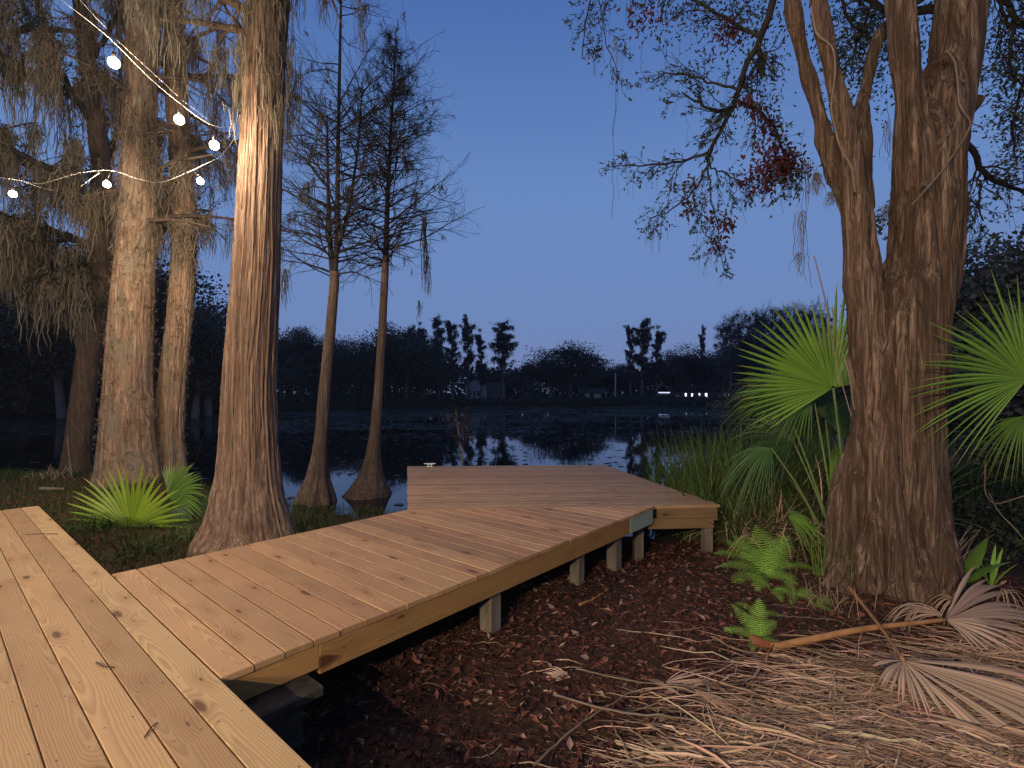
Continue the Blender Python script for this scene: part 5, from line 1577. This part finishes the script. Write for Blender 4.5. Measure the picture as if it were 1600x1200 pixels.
for px, top, d, sx, lab in ((690, 545, 94, 1.2, "leafy dark tree left of the white gabled house across the lake"), (765, 572, 112, 1.6, "low tree behind the white gabled house across the lake"), (822, 563, 92, 1.0, "small round tree right of the white gabled house across the lake"),
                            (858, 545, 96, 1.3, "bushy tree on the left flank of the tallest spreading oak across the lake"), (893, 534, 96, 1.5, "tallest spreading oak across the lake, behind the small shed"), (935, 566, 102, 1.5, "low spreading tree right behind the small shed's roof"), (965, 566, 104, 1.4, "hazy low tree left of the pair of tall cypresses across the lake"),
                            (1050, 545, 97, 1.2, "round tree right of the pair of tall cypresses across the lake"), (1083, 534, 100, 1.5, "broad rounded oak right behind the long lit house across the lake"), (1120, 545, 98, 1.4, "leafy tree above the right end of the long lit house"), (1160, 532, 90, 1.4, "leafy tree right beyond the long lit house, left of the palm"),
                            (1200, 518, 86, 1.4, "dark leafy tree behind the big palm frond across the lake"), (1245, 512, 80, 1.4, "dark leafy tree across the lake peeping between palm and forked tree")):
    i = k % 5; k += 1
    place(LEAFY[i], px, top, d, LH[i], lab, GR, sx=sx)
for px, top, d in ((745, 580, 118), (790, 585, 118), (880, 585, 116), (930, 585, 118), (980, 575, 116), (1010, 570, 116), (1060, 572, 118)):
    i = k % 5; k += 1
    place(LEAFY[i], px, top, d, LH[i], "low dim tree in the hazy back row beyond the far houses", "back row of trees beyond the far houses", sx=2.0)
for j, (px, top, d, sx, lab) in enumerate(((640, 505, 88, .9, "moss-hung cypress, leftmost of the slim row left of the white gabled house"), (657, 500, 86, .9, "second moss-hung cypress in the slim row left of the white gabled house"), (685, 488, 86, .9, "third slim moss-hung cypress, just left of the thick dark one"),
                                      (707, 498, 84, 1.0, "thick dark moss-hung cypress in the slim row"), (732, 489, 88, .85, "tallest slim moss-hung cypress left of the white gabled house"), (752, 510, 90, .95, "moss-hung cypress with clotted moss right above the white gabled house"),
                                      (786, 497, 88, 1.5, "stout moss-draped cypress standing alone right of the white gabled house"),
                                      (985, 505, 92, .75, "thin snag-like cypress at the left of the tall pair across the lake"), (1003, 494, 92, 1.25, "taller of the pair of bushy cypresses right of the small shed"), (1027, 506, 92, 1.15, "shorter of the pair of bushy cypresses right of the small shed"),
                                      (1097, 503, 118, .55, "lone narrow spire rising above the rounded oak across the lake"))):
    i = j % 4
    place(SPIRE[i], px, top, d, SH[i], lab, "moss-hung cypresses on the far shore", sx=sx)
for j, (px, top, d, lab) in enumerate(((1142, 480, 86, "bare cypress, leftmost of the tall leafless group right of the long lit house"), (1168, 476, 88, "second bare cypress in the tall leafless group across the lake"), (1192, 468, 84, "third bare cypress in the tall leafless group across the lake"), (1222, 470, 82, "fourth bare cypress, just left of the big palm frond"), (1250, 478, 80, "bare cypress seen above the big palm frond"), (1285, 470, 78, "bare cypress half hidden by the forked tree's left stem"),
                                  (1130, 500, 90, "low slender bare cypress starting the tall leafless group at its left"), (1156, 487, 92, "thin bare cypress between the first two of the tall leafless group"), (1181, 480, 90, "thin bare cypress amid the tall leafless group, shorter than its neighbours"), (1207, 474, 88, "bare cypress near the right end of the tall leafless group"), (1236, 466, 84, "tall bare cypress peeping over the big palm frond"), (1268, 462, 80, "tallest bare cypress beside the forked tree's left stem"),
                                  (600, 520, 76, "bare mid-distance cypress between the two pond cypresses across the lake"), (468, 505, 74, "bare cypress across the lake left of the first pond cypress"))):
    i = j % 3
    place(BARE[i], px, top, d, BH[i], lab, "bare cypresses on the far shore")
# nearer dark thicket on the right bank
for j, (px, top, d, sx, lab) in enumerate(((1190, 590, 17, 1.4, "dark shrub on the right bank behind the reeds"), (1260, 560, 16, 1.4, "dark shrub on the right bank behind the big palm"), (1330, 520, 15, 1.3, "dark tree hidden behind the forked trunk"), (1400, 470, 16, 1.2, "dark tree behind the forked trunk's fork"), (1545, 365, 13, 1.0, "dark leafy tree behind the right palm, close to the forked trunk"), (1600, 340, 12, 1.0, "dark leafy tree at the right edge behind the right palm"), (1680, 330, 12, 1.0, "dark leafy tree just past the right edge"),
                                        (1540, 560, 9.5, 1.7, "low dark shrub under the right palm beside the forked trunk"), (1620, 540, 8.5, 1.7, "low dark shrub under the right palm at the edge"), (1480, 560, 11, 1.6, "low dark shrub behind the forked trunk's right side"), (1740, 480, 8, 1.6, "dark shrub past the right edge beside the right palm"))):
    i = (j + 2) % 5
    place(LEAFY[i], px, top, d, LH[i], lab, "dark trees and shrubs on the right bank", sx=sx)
for r in LEAFY + SPIRE + BARE: drop(r)

# ground-hugging brush along the far bank
def brush():
    rs = np.random.default_rng(150)
    n = 75000
    d = rs.uniform(0, 1, n)
    x = rs.uniform(-110, 95, n); y = fshore(x) + .5 + 14 * d ** 1.6
    clump = fbm(x * .25, y * .25, 6)
    h = np.maximum(.2, (1.1 + 1.6 * clump)) * np.where(x < -14, 3.4, 1.0) * np.where((x > 26) & (x < 46), .7, 1) * np.where((x > -12) & (x < 20), .5, 1)
    back = rs.random(n) < .45
    y = np.where(back, fshore(x) + rs.uniform(24, 42, n), y); h = np.where(back, 6.0 + 2.5 * clump, h)
    z = np.maximum(gz(x, y), 0) + rs.random(n) * h
    m = MB(); leaf_cards(m, np.stack([x, y, z], 1), rs.normal(size=(n, 3)) + (0, 0, .4), rs.uniform(.3, .7, n) * np.where(back, 1.8, 1), rs.uniform(.08, .2, n) * np.where(back, 1.8, 1), rs.uniform(.2, .7, (n, 1)) * np.ones((1, 3)), rs)
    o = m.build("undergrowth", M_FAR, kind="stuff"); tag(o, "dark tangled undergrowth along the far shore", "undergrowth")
    # far reeds at the water line
    n = 5000; k = 3
    x = np.where(rs.random(n) < .6, rs.uniform(1, 18, n), rs.uniform(-30, -12, n)); y = fshore(x) + rs.uniform(-4, 1.5, n)
    P = np.zeros((n, k, 3)); P[:, 0] = np.stack([x, y, np.full(n, -.02)], 1)
    L = rs.uniform(.5, 1.5, n) * (1 + .4 * vnoise(x * .8, 0, 0)); tl = rs.normal(size=(n, 2)) * .15
    for q in range(1, k): P[:, q] = P[:, 0] + np.stack([tl[:, 0] * L * q / 2, tl[:, 1] * L, L * q / 2], 1)
    m = MB(); ribbons(m, P, np.full((n, k), .035) * np.array([1, .8, .2]), np.tile([[1., .2, 0]], (n, 1)), col=rs.uniform(.4, 1.0, (n, 1)) * np.ones((1, 3)))
    o = m.build("far_reeds", M_REEDF, kind="stuff"); tag(o, "faint pale reeds along the far water's edge", "reeds")
brush()

# ------------------------------------------------------------------ houses across the lake
def quadbox(mb, x0, x1, y0, y1, z0, z1):
    V = [(x0, y0, z0), (x1, y0, z0), (x1, y1, z0), (x0, y1, z0), (x0, y0, z1), (x1, y0, z1), (x1, y1, z1), (x0, y1, z1)]
    mb.add(V, quads=[[0, 3, 2, 1], [4, 5, 6, 7], [0, 1, 5, 4], [1, 2, 6, 5], [2, 3, 7, 6], [3, 0, 4, 7]])
def gable(mb, x0, x1, y0, y1, z0, h, over=.3, along='x', th=.12):
    if along == 'y':      # ridge runs away from the viewer; gable faces the lake
        cx = (x0 + x1) / 2
        for sgn, xe in ((-1, x0 - over), (1, x1 + over)):
            ze = z0 - over * h / ((x1 - x0) / 2)
            a = np.array([(cx, y0 - over, z0 + h), (xe, y0 - over, ze), (xe, y1 + over, ze), (cx, y1 + over, z0 + h)])
            mb.add(np.concatenate([a + (0, 0, th), a]), quads=[[0, 1, 2, 3], [7, 6, 5, 4], [0, 4, 5, 1], [1, 5, 6, 2], [2, 6, 7, 3], [3, 7, 4, 0]])
    else:
        cyy = (y0 + y1) / 2
        for ye in (y0 - over, y1 + over):
            ze = z0 - over * h / ((y1 - y0) / 2)
            a = np.array([(x0 - over, cyy, z0 + h), (x0 - over, ye, ze), (x1 + over, ye, ze), (x1 + over, cyy, z0 + h)])
            mb.add(np.concatenate([a + (0, 0, th), a]), quads=[[0, 1, 2, 3], [7, 6, 5, 4], [0, 4, 5, 1], [1, 5, 6, 2], [2, 6, 7, 3], [3, 7, 4, 0]])

def zpx(y, d): return CZ - (y - HZ) / F * d
def xpx(x, d): return (x - 800) / F * d
# white gabled house
d = 100.0
g = float(gz(xpx(740, d), d)); x0, x1 = xpx(727, d), xpx(760, d); ze, zr = zpx(603, d), zpx(592, d)
root = thing("white_house", "white gabled house half hidden behind the slim cypresses across the lake", "house", ((x0 + x1) / 2, d, g))
m = MB(); quadbox(m, x0, x1, d, d + 8, g - .3, ze)
cx = (x0 + x1) / 2
m.add([(x0, d, ze), (x1, d, ze), (cx, d, zr)], tris=[[0, 1, 2]]); m.build("wall", M_WHITE, root)
m = MB(); gable(m, x0, x1, d, d + 8, ze + .02, zr - ze, .35, 'y'); m.build("roof", M_GREYW, root)
for xa, xb in ((733, 736), (746, 750)):
    m = MB(); quadbox(m, xpx(xa, d), xpx(xb, d), d - .06, d - .004, g + .9, g + 2.0); m.build("window", M_WINDARK, root)
m = MB(); quadbox(m, xpx(739.5, d), xpx(743, d), d - .08, d - .004, g, g + 2.0); m.build("door", M_GREYW, root)
x2 = xpx(785, d)
m = MB(); quadbox(m, x1 + .02, x2, d + 1.5, d + 7, g - .3, zpx(598, d) ); m.build("side_wing", M_GREYW, root)
# shed
d = 93.0
x0, x1 = xpx(911, d), xpx(941, d); g = float(gz(xpx(925, d), d)); z1 = zpx(613.5, d)
root = thing("boat_shed", "small shed with two pale door panels under a dark low roof across the lake", "shed", ((x0 + x1) / 2, d, g))
m = MB(); quadbox(m, x0, x1, d, d + 4, g - .3, z1); m.build("wall", M_ROOF, root)
m = MB(); gable(m, x0 - .4, x1 + .4, d - .4, d + 4.4, z1 + .03, .75, .5, 'x'); m.build("roof", M_ROOF, root)
m = MB(); quadbox(m, xpx(914, d), xpx(921.5, d), d - .08, d - .004, g - .1, z1 - .1); m.build("door", M_WHITE, root)
m = MB(); quadbox(m, xpx(928, d), xpx(939, d), d - .08, d - .004, g + .7, z1 - .1); m.build("shutter", M_WHITE, root)
# long low house with lit windows
d = 98.0
x0, x1 = xpx(1031, d), xpx(1152, d); g = float(gz(xpx(1090, d), d)); z1 = zpx(611.5, d)
root = thing("long_house", "long low house with a row of lit windows across the lake", "house", ((x0 + x1) / 2, d, g))
m = MB(); quadbox(m, xpx(1050, d), x1, d, d + 9, g - .3, z1); m.build("wall", M_GREYW, root)
m = MB(); gable(m, xpx(1050, d), x1, d, d + 9, z1 + .03, 1.1, .5, 'x'); m.build("roof", M_ROOF, root)
m = MB(); quadbox(m, x0, xpx(1049.8, d), d + .6, d + 7, g - .3, zpx(616, d)); m.build("side_wing", M_ROOF, root)
m = MB(); quadbox(m, x0 - .1, xpx(1047.5, d), d + .3, d + .55, zpx(614.3, d), zpx(612.6, d)); m.build("eave_light", M_EAVE, root)
m = MB(); quadbox(m, xpx(1049, d), xpx(1063, d), d - .3, d - .05, zpx(621, d), zpx(616.5, d)); m.build("porch_panel", M_WHITE, root)
for a, b_, t, u in ((1069.5, 1073, 614, 619.5), (1079.5, 1083, 614.5, 620.5), (1091, 1094, 614, 618.5), (1101, 1105, 614, 621.5), (1129, 1132.5, 615, 621), (1137, 1141.5, 615, 618.5)):
    m = MB(); quadbox(m, xpx(a, d), xpx(b_, d), d - .08, d - .004, zpx(u, d), zpx(t, d)); w_ = m.build("window", M_WHITE, root)
    m = MB(); quadbox(m, xpx(a, d) + .06, xpx(b_, d) - .06, d - .12, d - .082, zpx(u, d) + .06, zpx(t, d) - .06); m.build("pane", M_LIT, w_)
# house lights far left
d = 62.0
x0, x1 = xpx(22, d), xpx(62, d); g = float(gz(xpx(40, d), d)); z1 = zpx(588, d)
root = thing("dark_house", "dark house with tiny lit windows glimpsed at the far left across the water", "house", ((x0 + x1) / 2, d, g))
m = MB(); quadbox(m, x0, x1, d, d + 6, g - .3, z1); m.build("wall", M_ROOF, root)
m = MB(); gable(m, x0, x1, d, d + 6, z1 + .03, 1.2, .4, 'x'); m.build("roof", M_ROOF, root)
for a, b_, t, u in ((26, 30, 594, 598), (36, 42, 593, 597), (48, 51, 595, 600)):
    m = MB(); quadbox(m, xpx(a, d), xpx(b_, d), d - .08, d - .004, zpx(u, d), zpx(t, d)); m.build("window", M_LIT, root)
# pale pole and low jetty
d = 92.0
p = shore_at(961.5, d)
root = thing("utility_pole", "pale wooden pole left of the tall cypress pair across the lake", "pole", p)
m = MB(); tubes(m, resample([p, (p[0], d, zpx(583, d))], 6), np.linspace(.14, .11, 6), 8, True); m.build("pole", M_WHITE, root, True)
m = MB(); quadbox(m, p[0] - .5, p[0] + .5, d - .2, d - .13, zpx(587, d), zpx(586, d)); m.build("crossarm", M_GREYW, root)
d = 81.0
xa, xb = xpx(935, d), xpx(972, d)
root = thing("far_jetty", "low dark jetty on posts at the far water's edge below the shed", "jetty", ((xa + xb) / 2, d, 0))
m = MB(); quadbox(m, xa, xb, d, d + 1.4, .32, .44); m.build("decking", M_ROOF, root)
for x in np.linspace(xa + .2, xb - .2, 4):
    m = MB(); quadbox(m, x - .06, x + .06, d + .05, d + .17, -.3, .95); m.build("post", M_ROOF, root)

# ------------------------------------------------------------------ string lights
def add_bulb(root, p, hook, watts):
    m = MB()
    tubes(m, resample([hook, (hook + p) / 2 + (.004, 0, 0), p + (0, 0, .095)], 6), np.full(6, .003), 5)
    tubes(m, np.array([p + (0, 0, .10), p + (0, 0, .085), p + (0, 0, .045), p + (0, 0, .04)]), np.array([.008, .016, .018, .014]), 12, True)
    s = m.build("socket", M_SOCK, root, True)
    m = MB(); k = 10
    t = np.linspace(0.02, np.pi - .35, k)
    pts = np.stack([np.zeros(k), np.zeros(k), -.045 * np.cos(t)], 1) + p
    tubes(m, pts, .045 * np.sin(t), 28, True)
    b = m.build("bulb", M_BULB, root, True)
    ld = bpy.data.lights.new("bulb_light", 'POINT'); ld.energy = watts; ld.color = BULB_COLOUR; ld.shadow_soft_size = .04
    lo = bpy.data.objects.new("bulb_light", ld); COL.objects.link(lo)
    lo.parent = root; lo.location = Vector(p) - root.location
def string(label, pts, extra, bulbs):
    root = thing("string_light", label, "string light", pts[0])
    m = MB()
    tubes(m, resample(pts, 60), np.full(60, .0022), 6)
    for e in extra: tubes(m, resample(e, 20), np.full(20, .0013), 5)
    m.build("cable", M_WIRE, root, True)
    for b_, h, w_ in bulbs: add_bulb(root, np.array(b_, float), np.array(h, float), w_)
A = at
pts1 = [(-2.6, -3.2, 4.3), (-3.0, -1.6, 4.75), (-3.35, .6, 4.95), (-3.5, 2.4, 5.0), A(95, 0, 3.9), A(165, 52, 4.3), A(182, 64, 4.4), A(215, 108, 4.6), A(260, 147, 4.85), A(283, 158, 4.95), A(310, 190, 5.2), A(345, 205, 5.25), A(375, 190, 5.65)]
string("upper bulb string sloping from overhead down to the thick cypress", [np.array(p, float) for p in pts1],
       [[A(125, 0, 3.9), A(150, 28, 4.1), A(167, 45, 4.3)], [A(182, 62, 4.4), A(230, 106, 4.7), A(278, 150, 4.95)], [A(284, 156, 4.95), A(325, 187, 5.3)]],
       [(A(178, 98, 4.4), A(182, 64, 4.4), 60), (A(280, 187, 4.95), A(283, 158, 4.95), 80), (A(335, 227, 5.15), A(343, 204, 5.2), 14),
        ((-3.5, 2.6, 4.75), (-3.5, 2.6, 5.0), 40), ((-3.35, .9, 4.7), (-3.33, .9, 4.95), 45), ((-3.05, -1.2, 4.5), (-3.05, -1.2, 4.8), 45)])
pts2 = [A(375, 205, 5.75), A(345, 245, 6.2), A(300, 266, 7.0), A(250, 288, 7.0), A(215, 280, 7.0), A(176, 264, 7.0), A(120, 270, 7.0), A(60, 290, 7.0), A(30, 281, 7.0), A(-60, 270, 7.0), A(-180, 250, 7.0)]
string("lower bulb string hanging level in front of the shaggy cypress pair", [np.array(p) for p in pts2],
       [[A(33, 282, 7.0), A(60, 292, 7.0), A(84, 298, 7.0)], [A(155, 270, 7.0), A(125, 292, 7.0)]],
       [(A(20, 303, 7.0), A(28, 281, 7.0), 40), (A(167, 288, 7.0), A(174, 265, 7.0), 190), (A(313, 283, 7.0), A(302, 266, 7.0), 190), (A(-95, 288, 7.0), A(-90, 266, 7.0), 25)])
pts3 = [(-2.6, -3.2, 4.3), (-2.2, -4.8, 4.3), (-4.0, -5.6, 4.2), (-6.2, -4.4, 4.3), (-7.6, -2.2, 4.4)]  # unseen loop added behind the camera; its strong bulbs give the front fill
string("added unseen bulb loop behind the camera, filling deck and trees with warm light", [np.array(p, float) for p in pts3], [],
       [((x, y, z - .3), (x, y, z), w_) for x, y, z, w_ in ((-2.25, -4.6, 4.3, 1150), (-3.6, -5.45, 4.22, 1000), (-5.2, -5.0, 4.25, 800), (-7.0, -3.3, 4.35, 550))])

# ------------------------------------------------------------------ evening air over the lake
m = MB(); quadbox(m, -190, 190, -14, 175, -2.6, 26)
hz = NT("evening_air"); hz.t.nodes.remove(hz.b)
pv = hz.n("ShaderNodeVolumePrincipled"); pv.inputs["Color"].default_value = (.80, .86, 1.0, 1); pv.inputs["Density"].default_value = .0004
hz.t.links.new(pv.outputs[0], hz.out.inputs["Volume"])
o = m.build("haze", hz.m, kind="stuff"); tag(o, "thin evening haze over the lake and far shore", "haze")
cy.volume_bounces = 0
